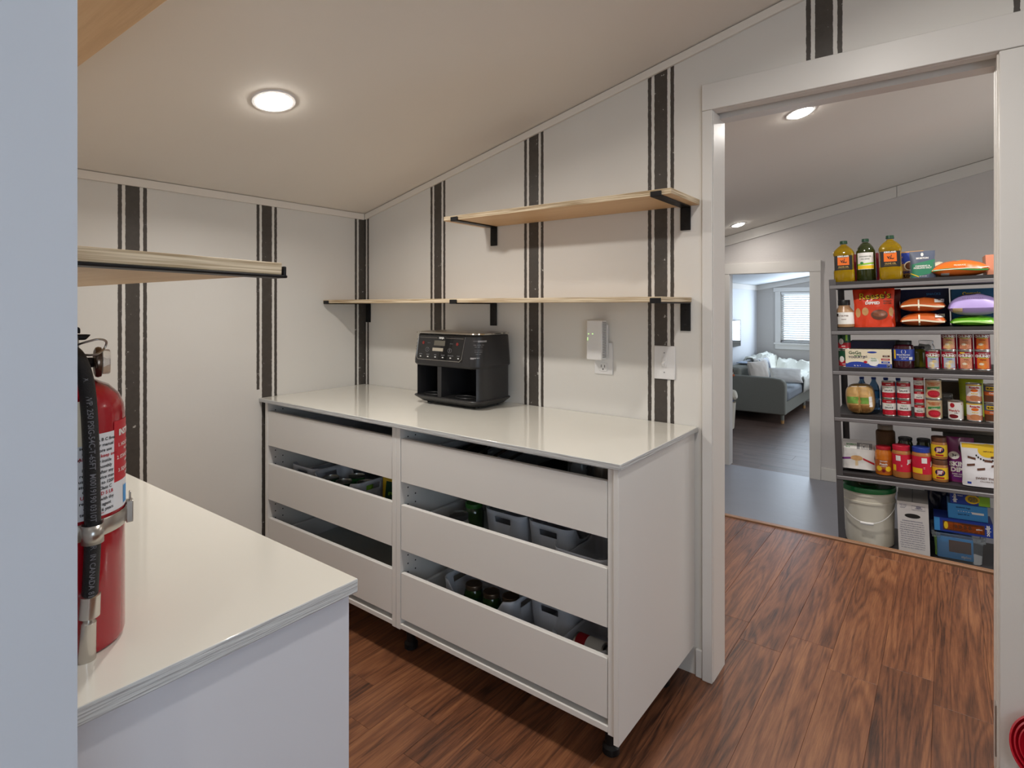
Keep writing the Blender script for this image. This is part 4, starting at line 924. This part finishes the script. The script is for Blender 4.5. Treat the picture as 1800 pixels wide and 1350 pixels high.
jar('food_jar', U(.384, .10, LV[3]), .056, .170, 'large dark berry jam jar with blue label', mat('berry_jam', C(54, 14, 24), .1, coat=.5), K['black'], .022, (.28, .70, K['blue']), [(K['white'], [('(  )', .0, .62, .022), ('Mixed Berries', -.002, .5, .0125, .03), ('fruit spread', 0, .42, .010), ('NET WT', 0, .35, .007)])], [((.028, .32, .05, .42), K['white']), ((-.06, .35, -.045, .68), K['yellow'])], lidr=.78, shoulder=.86)
jar('food_jar', U(.45, .20, LV[3]), .05, .13, 'dim olive-coloured jar behind the berry jam jar', mat('olive_jar', C(96, 96, 30), .2), K['black'], .015)
jar('glass_jar', U(.50, .24, LV[3]), .045, .165, 'empty clear jar behind the left soup can', clear, clear, .02)
carton('food_box', U(.53, .3, LV[3]), .09, .1, .10, 'small dark green box behind the soup cans', K['dkgreen'])
soup = [(0, .16, K['red']), (.16, .50, K['red']), (.50, .94, K['red']), (.94, 1, K['red'])]
def soup_can(s, z, label, pic, ban, yl=False, grp='red soup cans on the third shelf'):
    o = can('soup_can', U(s, .09, z), .0378, .113, label, [(0, 1, mat('soup_red', C(150, 16, 40), .35))],
        [(K['white'], [('Campbell\'s', 0, .90, .009), ('CHUNKY', 0, .76, .019, .06)]), (K['black'], [('Chicken' if not yl else 'Sirloin', 0, .55, .0085)])],
        [((-.030, .04, .030, .66), ban), (('disc', 0, .27, .030, .026), pic), (('disc', -.008, .30, .012, .007), K['cream']), ((-.026, .64, .026, .68), K['lime'])]+([((-.03, .9, -.006, .98), K['yellow'])] if yl else []), group=grp)
    return o
lav = mat('pale_blue_label', C(176, 186, 214), .45); nood = mat('noodle', C(226, 200, 130), .5); veg = mat('vegetable', C(220, 140, 60), .5); stew = mat('stew', C(196, 128, 84), .5)
soup_can(.5295, LV[3], 'leftmost red soup can of the bottom row, pale blue label', nood, lav)
soup_can(.608, LV[3], 'second red soup can of the bottom row, pale blue label', nood, lav)
soup_can(.686, LV[3], 'third red soup can of the bottom row, with a yellow flash', stew, K['salmon'], True)
soup_can(.7635, LV[3], 'rightmost red soup can of the bottom row', veg, K['orange'])
soup_can(.609, LV[3]+.1145, 'left red soup can of the upper row', nood, K['salmon'])
soup_can(.686, LV[3]+.1145, 'middle red soup can of the upper row', stew, K['salmon'])
soup_can(.7635, LV[3]+.1145, 'right red soup can of the upper row', veg, K['orange'])
# --- fourth shelf
strawm = mat('bread_slices', C(196, 156, 96), .5, vary=.35, vscale=60, stretch=(.3, 2.5, 1), coat=.4)
def lump(name, label, M, w, d_, h, m, p=3.2, seed=0, wr=.004, lobes=0, cat='bag'):
    """rounded soft block standing on z=0, front faces -y"""
    a, b, c = w/2, d_/2, h/2
    def dep(x, z):
        k = 1-abs(x/a)**p-abs((z-c)/c)**p
        g = b*max(0, k)**(1/p)
        if lobes: g -= .012*math.exp(-(x/.007)**2)*min(1, g/.03)
        return g
    def F(x, z, e): return (x, -dep(x, z)-e-noise.noise(Vector((x*30, z*30, seed)))*wr*min(1, dep(x, z)/.03), z)
    mb = MB(); N = 26
    def prof(u, v, s):
        t = (v*2-1); z = c+c*(math.copysign(abs(sin(t*pi/2))**.8, t)); xm = a*max(0, 1-abs((z-c)/c)**p)**(1/p)
        x = xm*sin((u*2-1)*pi/2); q = F(x, z, 0); return q if s > 0 else (q[0], -q[1], q[2])
    mb.grid(lambda u, v: prof(u, v, 1), N, N); mb.grid(lambda u, v: prof(1-u, v, -1), N, N)
    o = mb.build(name, m, smooth=60); tag(o, label, cat); o.matrix_world = M; return o, F
po, pf = lump('bread_bag', 'clear bag of golden bread halves with a green label band', U(.146, .115, LV[2]) @ Matrix.Rotation(R(-2), 4, 'Y'), .162, .19, .188, strawm, seed=31, wr=.006, lobes=1)
bg = mat('bread_green', C(116, 160, 70), .4)
patch(po, (-.070, .072, -.004, .114), bg, pf, n=12); patch(po, (.004, .070, .050, .110), bg, pf, n=10); patch(po, (.052, .05, .068, .115), K['white'], pf)
patch(po, (-.062, .012, -.004, .062), mat('crust', C(150, 108, 58), .5, vary=.3, vscale=70), pf, n=10); patch(po, (.004, .012, .055, .062), MATS['crust'], pf, n=10)
patch(po, (-.055, .175, .05, .178), K['white'], pf, n=10)
watm = mat('water_bottles_blue', C(120, 160, 200), .1, trans=.6, ior=1.2)
for k in range(4):
    o = empty('water_bottle', ('leftmost', 'second from left', 'third from left', 'rightmost')[k]+' clear blue water bottle at the back of the fourth shelf', 'bottle', U(.14+.068*k, .31, LV[2]), 'water bottles at the back of the fourth shelf')
    MB().lathe([(.028, 0), (.032, .005), (.032, .06), (.030, .065), (.032, .07), (.032, .13), (.028, .155), (.014, .185), (.012, .2)], 20).build('bottle_body', watm, o)
    MB().lathe([(.032*1.01, .075), (.032*1.01, .125)], 20, cap=False).build('label', K['ltblue'], o); MB().lathe([(.014, .198), (.014, .212)], 16).build('cap', K['blue'], o)
def sauce(s, z, label, r, h, word, kind='SAUCE', grp='red and white tomato cans on the fourth shelf'):
    can('food_can', U(s, .09, z), r, h, label, [(0, .34, K['red']), (.34, .78, K['white']), (.78, 1, K['red'])],
        [(K['black'], [(kind, 0, .48, r*.40, .02)]), (K['green'], [('TOMATO', 0, .66, r*.2)]), (K['white'], [('HUNTS', 0, .88, r*.2, .04)])], [(('disc', 0, .17, r*.62, h*.10), K['pinkred']), (('disc', 0, .19, r*.42, h*.055), K['red'])], group=grp)
for i, s in enumerate((.298, .3755)):
    for k in range(2): sauce(s, LV[2]+.1075*k, ('lower' if k == 0 else 'upper')+' tomato sauce can in the '+('left' if i == 0 else 'right')+' column', .0370, .106, 'SAUCE')
for k in range(3): sauce(.4535, LV[2]+.0835*k, ('bottom', 'middle', 'top')[k]+' small tomato paste can of a stack of three', .027, .082, 'PASTE', 'PASTE')
for k in range(2):
    can('food_can', U(.5255, .09, LV[2]+.1185*k), .0410, .117, ('lower' if k == 0 else 'upper')+' of two cream cans picturing a red tomato bowl', [(0, 1, K['beige'])], [(K['dkorange'], [('HOMESTYLE', 0, .86, .0125, .04), ('TOMATO', 0, .76, .0125, .04)]), (K['white'], [('crushed', 0, .55, .009)])],
        [((-.034, .48, .034, .62, .006), K['green']), (('disc', 0, .24, .034, .022), K['red']), (('disc', 0, .27, .026, .012), K['pinkred'])])
can('food_can', U(.629, .09, LV[2]), .0375, .112, 'single white and red chili can between two taller stacks', [(0, 1, K['white'])], [(K['red'], [("Wendy's", -.012, .50, .016, .03), ('4', .03, .9, .012)]), (K['black'], [('CHILI', 0, .36, .008)])], [(('disc', -.018, .82, .012, .014), K['red']), (('disc', -.014, .16, .024, .012), K['dkred'])])
for k in range(2):
    can('food_can', U(.717, .09, LV[2]+.1105*k), .0378, .109, ('lower' if k == 0 else 'upper')+' of two refried bean cans with yellow rims', [(0, .30, K['salmon']), (.30, .94, K['white']), (.94, 1, K['yellow'])], [(K['red'], [('Rosarita', 0, .83, .0145, .05)]), (K['yellow'], [('Refried', 0, .47, .010, .03)])], [(('disc', 0, .66, .018, .009), K['orange']), (('disc', 0, .20, .026, .016), stew), ((-.034, .40, .034, .54), K['dkred'])][:2])
    can('food_can', U(.7975, .09, LV[2]+.1105*k), .0378, .109, ('lower' if k == 0 else 'upper')+' brown baked bean can at the door frame', [(0, .40, K['brown']), (.40, .62, K['dkorange']), (.62, 1, K['slate'])], [(K['black'], [("BUSH'S", -.004, .80, .014, .05)]), (K['white'], [('Chili', -.004, .52, .012, .02)])], [((-.03, .70, .03, .92), K['yellow'])])
po, pf = pouch('snack_bag', 'yellow-green bag behind the refried bean cans', U(.715, .27, LV[2]), .12, .235, .05, mat('yellow_green', C(196, 208, 40), .4), seed=33)
carton('food_box', U(.60, .30, LV[2]), .13, .1, .20, 'dark brown box at the back of the fourth shelf', mat('dark_brown_card', C(72, 54, 30), .5))  # box in one even dark brown
jar('glass_jar', U(.585, .20, LV[2]), .043, .14, 'clear glass jar behind the chili can', clear, clear, .02)
# --- fifth shelf
po, pf = pouch('paper_bag', 'white rice bag with purple and red swooshes', U(.112, .10, LV[1]+.011) @ Matrix.Rotation(R(-12), 4, 'X'), .205, .185, .10, mat('white_paper', C(214, 212, 210), .6), seed=41, wr=.005)
patch(po, (-.095, .052, -.03, .064, .008), K['purple'], pf, off=.001, n=10); patch(po, (.035, .06, .095, .072, -.026), K['red'], pf, off=.001, n=10)
patch(po, (-.08, .125, .0, .165), K['white'], pf); patch(po, (.0, .125, .085, .165), K['grey'], pf)
letters(po, [('BASMATI', -.03, .152, .014, .03), ('RICE', -.05, .135, .012)], K['green'], pf, off=.0016); letters(po, [('||||||', .042, .145, .034, .03)], K['white'], pf, off=.0018)
patch(po, ('disc', .0, .068, .034, .016), K['tan'], pf, off=.001); patch(po, (-.008, .02, .008, .06), K['beige'], pf)
jar('food_jar', U(.265, .25, LV[1]), .054, .285, 'tall jar of brown spice at the back', mat('brown_spice', C(96, 66, 38), .6, vary=.3, vscale=120), mat('clear_lid', C(150, 142, 128), .2), .03, lidr=.8, shoulder=.88)
jar('food_jar', U(.372, .21, LV[1]), .044, .22, 'dark olive jar behind the red-lidded peanut butter', oil_dark, K['black'], .018)
jar('food_jar', U(.467, .21, LV[1]), .042, .22, 'dark olive jar behind the blue-lidded peanut butter', oil_dark, K['black'], .018)
jar('food_jar', U(.258, .09, LV[1]), .0475, .176, 'orange peach jam jar with red and white lid', mat('peach_jam', C(206, 116, 28), .15, coat=.4), K['red'], .018, (.08, .55, mat('peach_label', C(176, 92, 30), .4)), [(K['white'], [('SMUCKERS', 0, .50, .0085, .03), ('Peach', 0, .40, .018, .03), ('PRESERVES', 0, .32, .007)])], [(('disc', -.026, .24, .016, .016), K['yellow']), (('disc', .026, .24, .016, .016), K['yellow']), (('disc', 0, .17, .010, .010), K['dkred'])], lidr=.86)
pbm = mat('peanut_butter', C(176, 116, 60), .35, coat=.3)
jar('food_jar', U(.352, .075, LV[1]), .0495, .196, 'peanut butter jar with a red lid', pbm, K['pinkred'], .028, (.2, .74, K['pinkred']), [(K['white'], [('JIF', .046, .52, .03, .06), ('::', .0, .40, .02)])], [((-.03, .54, -.004, .70), K['white']), ((-.052, .22, -.03, .40), K['yellow'])], lidr=.93, shoulder=.84)
jar('food_jar', U(.453, .07, LV[1]), .0495, .196, 'peanut butter jar with a blue lid', pbm, K['blue'], .028, (.2, .74, K['pinkred']), [(K['white'], [('JIF', .066, .52, .03, .06), ('::', .012, .40, .02)])], [((.0, .54, .028, .70), K['white']), ((-.056, .22, .002, .38), K['yellow'])], lidr=.93, shoulder=.84)
for k in range(2):
    jar('food_jar', U(.5415, .075, LV[1]+.1345*k), .0400, .132, ('lower' if k == 0 else 'upper')+' of two small stacked jars with brown lids and yellow labels', pbm, K['brown'], .03, (.14, .66, K['yellow']), [(K['red'], [('JIF', .0, .44, .030, .10)]), (K['white'], [('JIF', .0, .44, .028, .04)])], [(('disc', 0, .44, .026, .020), K['navy']), ((-.02, .17, .02, .24), K['red'])], lidr=.95, shoulder=.80)
po, pf = pouch('snack_pouch', 'purple and magenta almond pouch behind the white one', U(.640, .13, LV[1]), .14, .262, .07, mat('magenta_film', C(120, 22, 96), .3, coat=.3), seed=43)
patch(po, (-.062, .016, .06, .13, -.01), K['purple'], pf, n=12); patch(po, ('disc', -.028, .155, .026, .022), K['white'], pf); letters(po, [('3g', -.028, .155, .024, .03)], K['black'], pf, off=.0016)
letters(po, [('SKINNY', .012, .105, .036, .05), ('DIPPED', .012, .072, .036, .05), ('DARK CHOCOLATE', .005, .047, .010, .03), ('PEANUT BUTTER', .005, .034, .010, .03)], K['white'], pf, off=.0016)
patch(po, ('disc', .03, .20, .035, .035), K['black'], pf, off=.001)
po, pf = pouch('snack_pouch', 'white pouch with a yellow top and brown chocolate squares', U(.735, .045, LV[1]+.004, 4) @ Matrix.Rotation(R(-4), 4, 'X'), .185, .245, .06, mat('white_film', C(228, 228, 232), .3, coat=.3), seed=44, wr=.003)
patch(po, (-.086, .215, .086, .240), K['yellow'], pf, n=14); patch(po, ('disc', .03, .205, .045, .038), K['yellow'], pf, off=.0009)
import itertools
for a in range(9, 20):
    aa = a*pi/14+.1; x, z = .03+.062*cos(aa+pi*.5), .205+.056*sin(aa+pi*.5)
    patch(po, ('disc', x, z, .004, .0055), K['black'], pf, off=.0012) if abs(x) < .088 and z < .22 else None
for x, z, a in ((-.045, .165, -.4), (-.05, .118, .35), (-.005, .098, .35), (.03, .15, -.1), (.06, .12, .8), (.06, .17, .3)):
    o = letters(po, [('■', x, z, .03, .0, 1.4, a)], K['choc'], pf, off=.0018, name='print') if 0 else patch(po, (x-.018, z-.007, x+.018, z+.005, a*.02), K['choc'], pf, off=.0018)
letters(po, [('SWEET THINS', .02, .048, .017, .02), ('Chocolate Brownie', .03, .032, .011, .01), ('SIMPLE MILLS', .035, .2, .009)], K['brown'], pf, off=.0016); patch(po, (-.07, .012, -.052, .024), K['blue'], pf, off=.001)
MB().box((-.18, 0, 0), (.18, .12, .014)).box((-.18, 0, .014), (.18, .004, .03)).build('tray', mat('foil', C(120, 118, 112), .3, .9)).matrix_world = U(.69, .30, .79)
bpy.data.objects['tray.001' if 'tray.001' in bpy.data.objects else 'tray']
o = [o for o in COL.objects if o.name.startswith('tray') and o.parent is None and o.type == 'MESH'][0]; o.name = 'baking_tray'; tag(o, 'grey metal tray lying on goods at the rear right of the fifth shelf', 'tray')
carton('food_box', U(.72, .31, LV[1]), .3, .12, .250, 'dark box under the metal tray behind the pouches', mat('dim_grey_box', C(82, 80, 74), .6))
# --- bottom shelf
bk = empty('bucket', 'white five gallon bucket with green lid on the bottom shelf', 'bucket', U(.158, .195, LV[0]))
bw = mat('bucket_white', C(226, 220, 204), .4)
MB().lathe([(.130, 0), (.134, .004), (.146, .270), (.152, .272), (.152, .284), (.147, .287), (.148, .318), (.153, .320), (.153, .332), (.149, .335), (.150, .355)], 56).build('bucket_body', bw, bk)
MB().lathe([(.152, .340), (.157, .342), (.158, .366), (.155, .372), (.147, .374), (.143, .366), (.138, .362), (.05, .362), (.048, .365), (.02, .365), (.0001, .365)], 56).build('lid', mat('bucket_green', C(30, 116, 62), .28, coat=.3), bk)
hpnt = [(.156*cos(a), -.156*abs(sin(a))*1.0-.012*abs(sin(a)), .285-.125*abs(sin(a))**1.2) for a in [pi*k/24 for k in range(25)]]
MB().tube(hpnt, .0022, 8).build('handle_wire', white_plastic, bk)
MB().tube([(-.035, -.170, .1615), (.0, -.1725, .1600), (.035, -.170, .1615)], .0085, 12).build('handle_grip', white_plastic, bk)
b2 = empty('bucket', 'second white bucket with an orange lid behind the green-lidded one', 'bucket', U(.135, .437, LV[0]) @ Matrix.Diagonal((.46, .46, .64, 1)))
MB().lathe([(.130, 0), (.146, .40), (.152, .402), (.152, .46), (.150, .60)], 40).build('bucket_body', bw, b2); MB().lathe([(.156, .59), (.156, .63), (.0001, .63)], 40).build('lid', mat('orange_lid', C(228, 96, 40), .4), b2)
wb = carton('cardboard_carton', U(.398, .06, LV[0]), .158, .32, .322, 'tall white carton with oval hand hole and fine print', mat('white_card', C(226, 220, 216), .6), top=mat('card_top', C(205, 198, 192), .6))
patch(wb, ('disc', -.002, .238, .040, .014), mat('hole_dark', C(38, 34, 32), .8), name='hand_hole'); 
prt = ['OPENING INSTRUCTIONS']+['Push down both flaps and lift out the', 'inner liner, pull the spout through and', 'fold the tab back until it locks in place', 'Keep refrigerated after opening and use', 'within ten days. Do not freeze. Recycle', 'the outer box where facilities allow it']*2
letters(wb, [(t_, -.004 if i == 0 else -.006, .205-.0135*i, .0078 if i else .0088, .015) for i, t_ in enumerate(prt)]+[('KEEP COOL', -.048, .302, .007), ('12 x 1 QT', -.046, .293, .007), ('PANTRY', -.05, .284, .007), ('16005-77', .030, .287, .010)], mat('print_violet', C(92, 92, 128), .5), off=.0012)
mb = MB(); mb.tube([(-.004, -.0012, .302), (.062, -.0012, .302), (.062, -.0012, .278), (-.004, -.0012, .278)], .0008, 4, closed=True); mb.build('print_frame', MATS['print_violet'], wb); letters(wb, [('||||||||', .03, .296, .012, .03)], MATS['print_violet'], off=.0012)
mb = MB().box((-.002, .004, .3222), (.002, .315, .3228)); mb.build('tape', K['grey'], wb)
po, pf = pouch('snack_bag', 'dark navy foil bag between the white carton and the freezer bag boxes', U(.535, .42, LV[0]), .15, .37, .08, mat('navy_foil', C(22, 26, 60), .25, coat=.4), seed=51, wr=.01)
bz = mat('storage_bin_clear', C(222, 228, 230), .12, trans=.88, ior=1.08)
pb = empty('plastic_tub', 'clear plastic tub on the bottom shelf holding small boxes', 'tub', U(.615, .07, LV[0]))
def tub(o, z): return rrect(-.118-o, .118+o, 0-o, .24+o, .03, 5)
mb = MB(); lv = [(tub(-.012, 0), .0), (tub(-.010, 0), .004), (tub(.0, 0), .14), (tub(.010, 0), .142), (tub(.012, 0), .160), (tub(.004, 0), .163), (tub(-.004, 0), .158)]
rg = [[mb.vert((p[0], p[1], z)) for p in pts] for pts, z in lv]
for a, b in zip(rg[:-1], rg[1:]):
    for k in range(len(a)): mb.face((a[k], a[(k+1) % len(a)], b[(k+1) % len(a)], b[k]))
mb.face(rg[0][::-1]); o = mb.build('tub_body', bz, pb)
for q in (-.125, .085): MB().box((q, -.014, .134), (q+.04, -.004, .160)).build('latch', bz, pb, bevel=.002)
carton('food_box', U(.60, .10, LV[0]+.008), .17, .16, .125, 'brown and blue freezer bag box inside the clear tub', K['ltblue'], rects=[((-.03, .04, .075, .11), K['brown'])], texts=[(K['white'], [('ziploc', .05, .02, .02)])])
carton('food_box', U(.52, .30, LV[0]+.004), .05, .03, .11, 'lime green box at the left inside the clear tub', K['lime']).matrix_world = U(.528, .12, LV[0]+.008)
carton('food_box', U(.640, .09, LV[0]+.166), .275, .16, .082, 'long brown and blue freezer bag box on top of the clear tub', K['blue'],
    rects=[((-.137, .002, -.11, .08), K['ltblue']), ((-.095, .012, .10, .066), K['brown']), ((-.088, .018, .093, .060), K['dkorange']), (('disc', -.08, .04, .010, .022), K['yellow'])], texts=[(K['brown'], [('B B B B', -.0, .04, .026, .04)]), (K['white'], [('ziploc', .118, .04, .026, .04, 1, -pi/2), ('gallon', .075, .04, .012)])])
carton('food_box', U(.665, .10, LV[0]+.250), .185, .15, .088, 'light blue sandwich bag box, middle of the stacked boxes', K['ltblue'], texts=[(K['white'], [('- - - - - - - -', -.0, .05, .020, .03)]), (K['navy'], [('sandwich bags', -.02, .07, .012), ('quart 50 ct', -.02, .03, .012)])], rects=[((.02, .038, .075, .050), K['white'])])
carton('food_box', U(.678, .10, LV[0]+.340), .185, .15, .072, 'blue and green bag box, topmost of the stacked boxes', K['blue'], rects=[((.040, .002, .0915, .070), K['lime']), (('disc', .012, .035, .034, .026), K['yellow']), (('disc', .014, .035, .024, .018), K['grey'])], texts=[(K['white'], [('ziploc', -.072, .036, .024, .05, 1, pi/2), ('brand', -.045, .05, .010)])])

# ------------------------------------------------------------------ living room
sofa = empty('sofa', 'grey green upholstered sofa with wooden-tipped legs in the living room', 'sofa', (0, 0, 0))
sm = mat('sofa_fabric', C(140, 140, 130), .9, vary=.08, vscale=90, bump=.3, bscale=400); sm2 = mat('sofa_seat', C(140, 146, 152), .9, bump=.3, bscale=300)
SY0, SY1 = 6.32, 8.46
for y in (SY0, SY1-.11): MB().prism([(.02, -.147), (.86, -.147), (.86, .25), (.845, .30), (.80, .335), (.70, .347), (.02, .352)], y, y+.11, 'y').build('arm', sm, sofa, bevel=.018, seg=3)
MB().box((.02, SY0+.115, -.147), (.85, SY1-.115, .02)).build('base', sm, sofa, bevel=.01)
MB().box((.02, SY0+.115, .02), (.24, SY1-.115, .445)).build('back', sm, sofa, bevel=.04, seg=4)
for k in range(2): MB().box((.242, SY0+.12+.95*k, .022), (.875, SY0+1.065+.95*k, .175)).build('seat_cushion', sm2, sofa, bevel=.045, seg=4)
for x in (.07, .81):
    for y in (SY0+.06, 7.85):
        lg = MB().lathe([(.019, .0), (.024, .123)], 20).build('leg', sm, sofa); lg.location = (x, y, WZ)
        MB().lathe([(.0185, -.0), (.0215, .045)], 20).build('leg_tip', mat('oak_tip', C(196, 150, 96), .5), lg).location = (0, 0, .0005); lg.children[0].scale = (1.06, 1.06, 1)
def cushion(label, M, w, h, d, m, seed, cat='cushion', stripes=()):
    def P(u, v, s):
        a, b = 2*u-1, 2*v-1; e = (max(0, 1-a*a)**.5*max(0, 1-b*b)**.5)**.75
        return (a*w/2*(1-.08*(1-b*b)), s*(d/2*e+noise.noise(Vector((a*3+seed, b*3, s)))*.008*e), h/2+b*h/2*(1-.08*(1-a*a)))
    mb = MB(); mb.grid(lambda u, v: P(u, v, 1), 18, 18); mb.grid(lambda u, v: P(1-u, v, -1), 18, 18, m=(lambda u, v: 1 if any(a <= (1-u) <= b for a, b in stripes) else 0))
    o = mb.build('throw_pillow', [m, K['slate']]); tag(o, label, cat); o.matrix_world = M; return o
cr_ = mat('cream_linen', C(218, 208, 196), .9, bump=.4, bscale=200); wh = mat('white_linen', C(228, 226, 220), .9, bump=.5, bscale=120)
cushion('large beige pillow leaning in the near corner of the sofa', T(.47, 6.655, .198, 72) @ Matrix.Rotation(R(-14), 4, 'X'), .42, .35, .16, cr_, 1)
cushion('cream knotted pillow lying on the sofa seat', T(.755, 6.90, .232, 20) @ Matrix.Rotation(R(-46), 4, 'X'), .44, .26, .14, wh, 2)
cushion('white pillow with dark stripes against the sofa back', T(.43, 7.05, .205, 80) @ Matrix.Rotation(R(-10), 4, 'X'), .50, .36, .14, wh, 3, stripes=((.12, .16), (.2, .23), (.62, .78)))
def throw(label, pts_fn, m):
    mb = MB(); mb.grid(pts_fn, 30, 24); o = mb.build('throw_blanket', m); tag(o, label, 'blanket'); md = o.modifiers.new('s', 'SOLIDIFY'); md.thickness = .012; return o
def tf(u, v):   # from the back of the sofa down over the seat
    y = 7.34+1.16*v+.03*sin(u*7); s = u*1.12
    if s < .22: x, z = .03+s, .462
    elif s < .46: x, z = .255+(s-.22)*.25, .462-(s-.22)*1.05
    else: x, z = .315+(s-.46), .205
    if y > 8.20: z = max(z, .21+.165*min(1, (y-8.20)/.13))
    if x > .885: z -= (x-.885)*2; x = .893
    n_ = noise.noise(Vector((u*6, v*9, 3)))*.12+noise.noise(Vector((u*15, v*22, 5)))*.04
    return (x+abs(n_)*.3+.004, y+n_*.35, z+abs(n_)+.012)
throw('crumpled white throw blanket over the far half of the sofa', tf, mat('white_throw', C(226, 226, 216), .95, bump=.6, bscale=90))
def tf2(u, v):
    y = 6.90+.24*v; s = .03+u*.21
    if s < .24: x, z = .02+s, .462
    else: x, z = .262+(s-.24)*.15, .462-(s-.24)*.95
    n_ = noise.noise(Vector((u*5, v*5, 8)))*.02
    return (x+abs(n_)*.6+.004, y, z+abs(n_)*.5+.012)
throw('pale blue folded throw over the sofa back', tf2, mat('blue_white_throw', C(190, 204, 224), .95, bump=.4, bscale=90))
tv = empty('television', 'wall mounted black flat television reflecting the blinds', 'television', (0, 0, 0))
MB().box((LX+.03, 6.35, .695), (LX+.062, 7.40, 1.11)).build('tv_case', black_plastic, tv, bevel=.004)
MB().box((LX+.062, 6.36, .705), (LX+.0635, 7.39, 1.10)).build('screen', mat('tv_screen', C(12, 14, 18), .04, coat=.5), tv)
MB().box((LX+.001, 6.7, .82), (LX+.03, 7.0, 1.0)).build('wall_mount', black_metal, tv)
rk = empty('blanket_rack', 'slim dark rack at the left edge of the far doorway', 'rack', (.33, 5.55, WZ))
MB().tube([(-.10, -.10, 0), (-.08, 0, .8)], .009, 8).tube([(-.10, .10, 0), (-.08, 0, .8)], .009, 8).tube([(.03, 0, 0), (.02, 0, .62)], .009, 8).tube([(-.09, -.02, .40), (.025, 0, .40)], .007, 8).tube([(-.09, -.02, .58), (.025, 0, .58)], .007, 8).tube([(-.09, 0, .22), (.03, 0, .22)], .007, 8).build('frame', black_metal, rk)
tw = mat('cream_terry', C(226, 218, 200), .95, bump=.8, bscale=80)
v = MB(); v.M = T(.385, 5.44, .19) @ Matrix.Rotation(R(75), 4, 'Y'); v.lathe([(.035, -.09), (.062, -.08), (.066, -.02), (.060, .03), (.066, .06), (.05, .085), (.02, .088)], 20); tag(v.build('rolled_towel', tw), 'cream rolled towel sitting high on the slim rack', 'towel')
v = MB(); v.M = T(.405, 5.43, -.215); v.grid(lambda a, b: (.05*cos(2*pi*a)*(1+.2*b)-.01*(1-b), .05*sin(2*pi*a), .33*b+.01*sin(a*19)), 24, 8, closeu=True); tag(v.build('draped_towel', tw), 'cream towel with a dark line hanging on the slim rack', 'towel')
br = empty('dried_stems', 'dark brown and white dried stems above the cream towels', 'plant', (.30, 5.72, .20))
MB().lathe([(.05, -.47), (.06, -.46), (.055, -.1), (.03, .02), (.034, .05)], 24).build('vase', K['slate'], br)
for k in range(9):
    a = k*.7; MB().tube([(0, 0, 0), (.03*cos(a), .03*sin(a), .14), (.06*cos(a+.3), .05*sin(a+.3), .26+.02*(k % 3))], .004, 6).build('stem', K['brown'], br)
    b_ = MB(); b_.M = T(.055*cos(a+.3), .045*sin(a+.3), .20+.02*(k % 4)); b_.lathe([(.001, 0), (.014, .01), (.012, .028), (.001, .034)], 10); b_.build('flower_head', K['cream'] if k % 2 else K['dkorange'], br)

# ------------------------------------------------------------------ red nested silicone bowls hanging by the right casing
rd = empty('hanging_bowls', 'stack of nested red silicone bowls hanging low beside the door casing', 'bowls', T(2.7905, -.075, .205) @ Matrix.Rotation(R(-18), 4, 'Z') @ Matrix.Rotation(R(62), 4, 'X'))
rs = mat('red_silicone', C(176, 10, 34), .35, coat=.2); rs2 = mat('dark_base', C(54, 44, 34), .6)
for k, (a, b) in enumerate(((.062, .072), (.052, .061), (.042, .050))):
    o = MB().lathe([(a*.62, -.034+.008*k), (a*.9, -.022+.008*k), (a, .004+.004*k), (a*1.04, .012+.004*k), (a*.97, .013+.004*k), (a*.9, .002+.004*k), (a*.56, -.030+.008*k), (.0001, -.031+.008*k)], 40, cap=False, sy=1.18).build('bowl', rs, rd)
MB().lathe([(.034, -.040), (.05, -.038), (.054, -.026), (.04, -.034)], 36, sy=1.18).build('base_ring', rs2, rd)
MB().lathe([(.0001, .004), (.012, .004), (.016, -.01), (.018, -.018)], 24).build('knob', rs, rd)
MB().tube([(0, .070, .012), (0, .085, .016), (0, .090, .0)], .003, 8).build('hanging_loop', rs, rd)
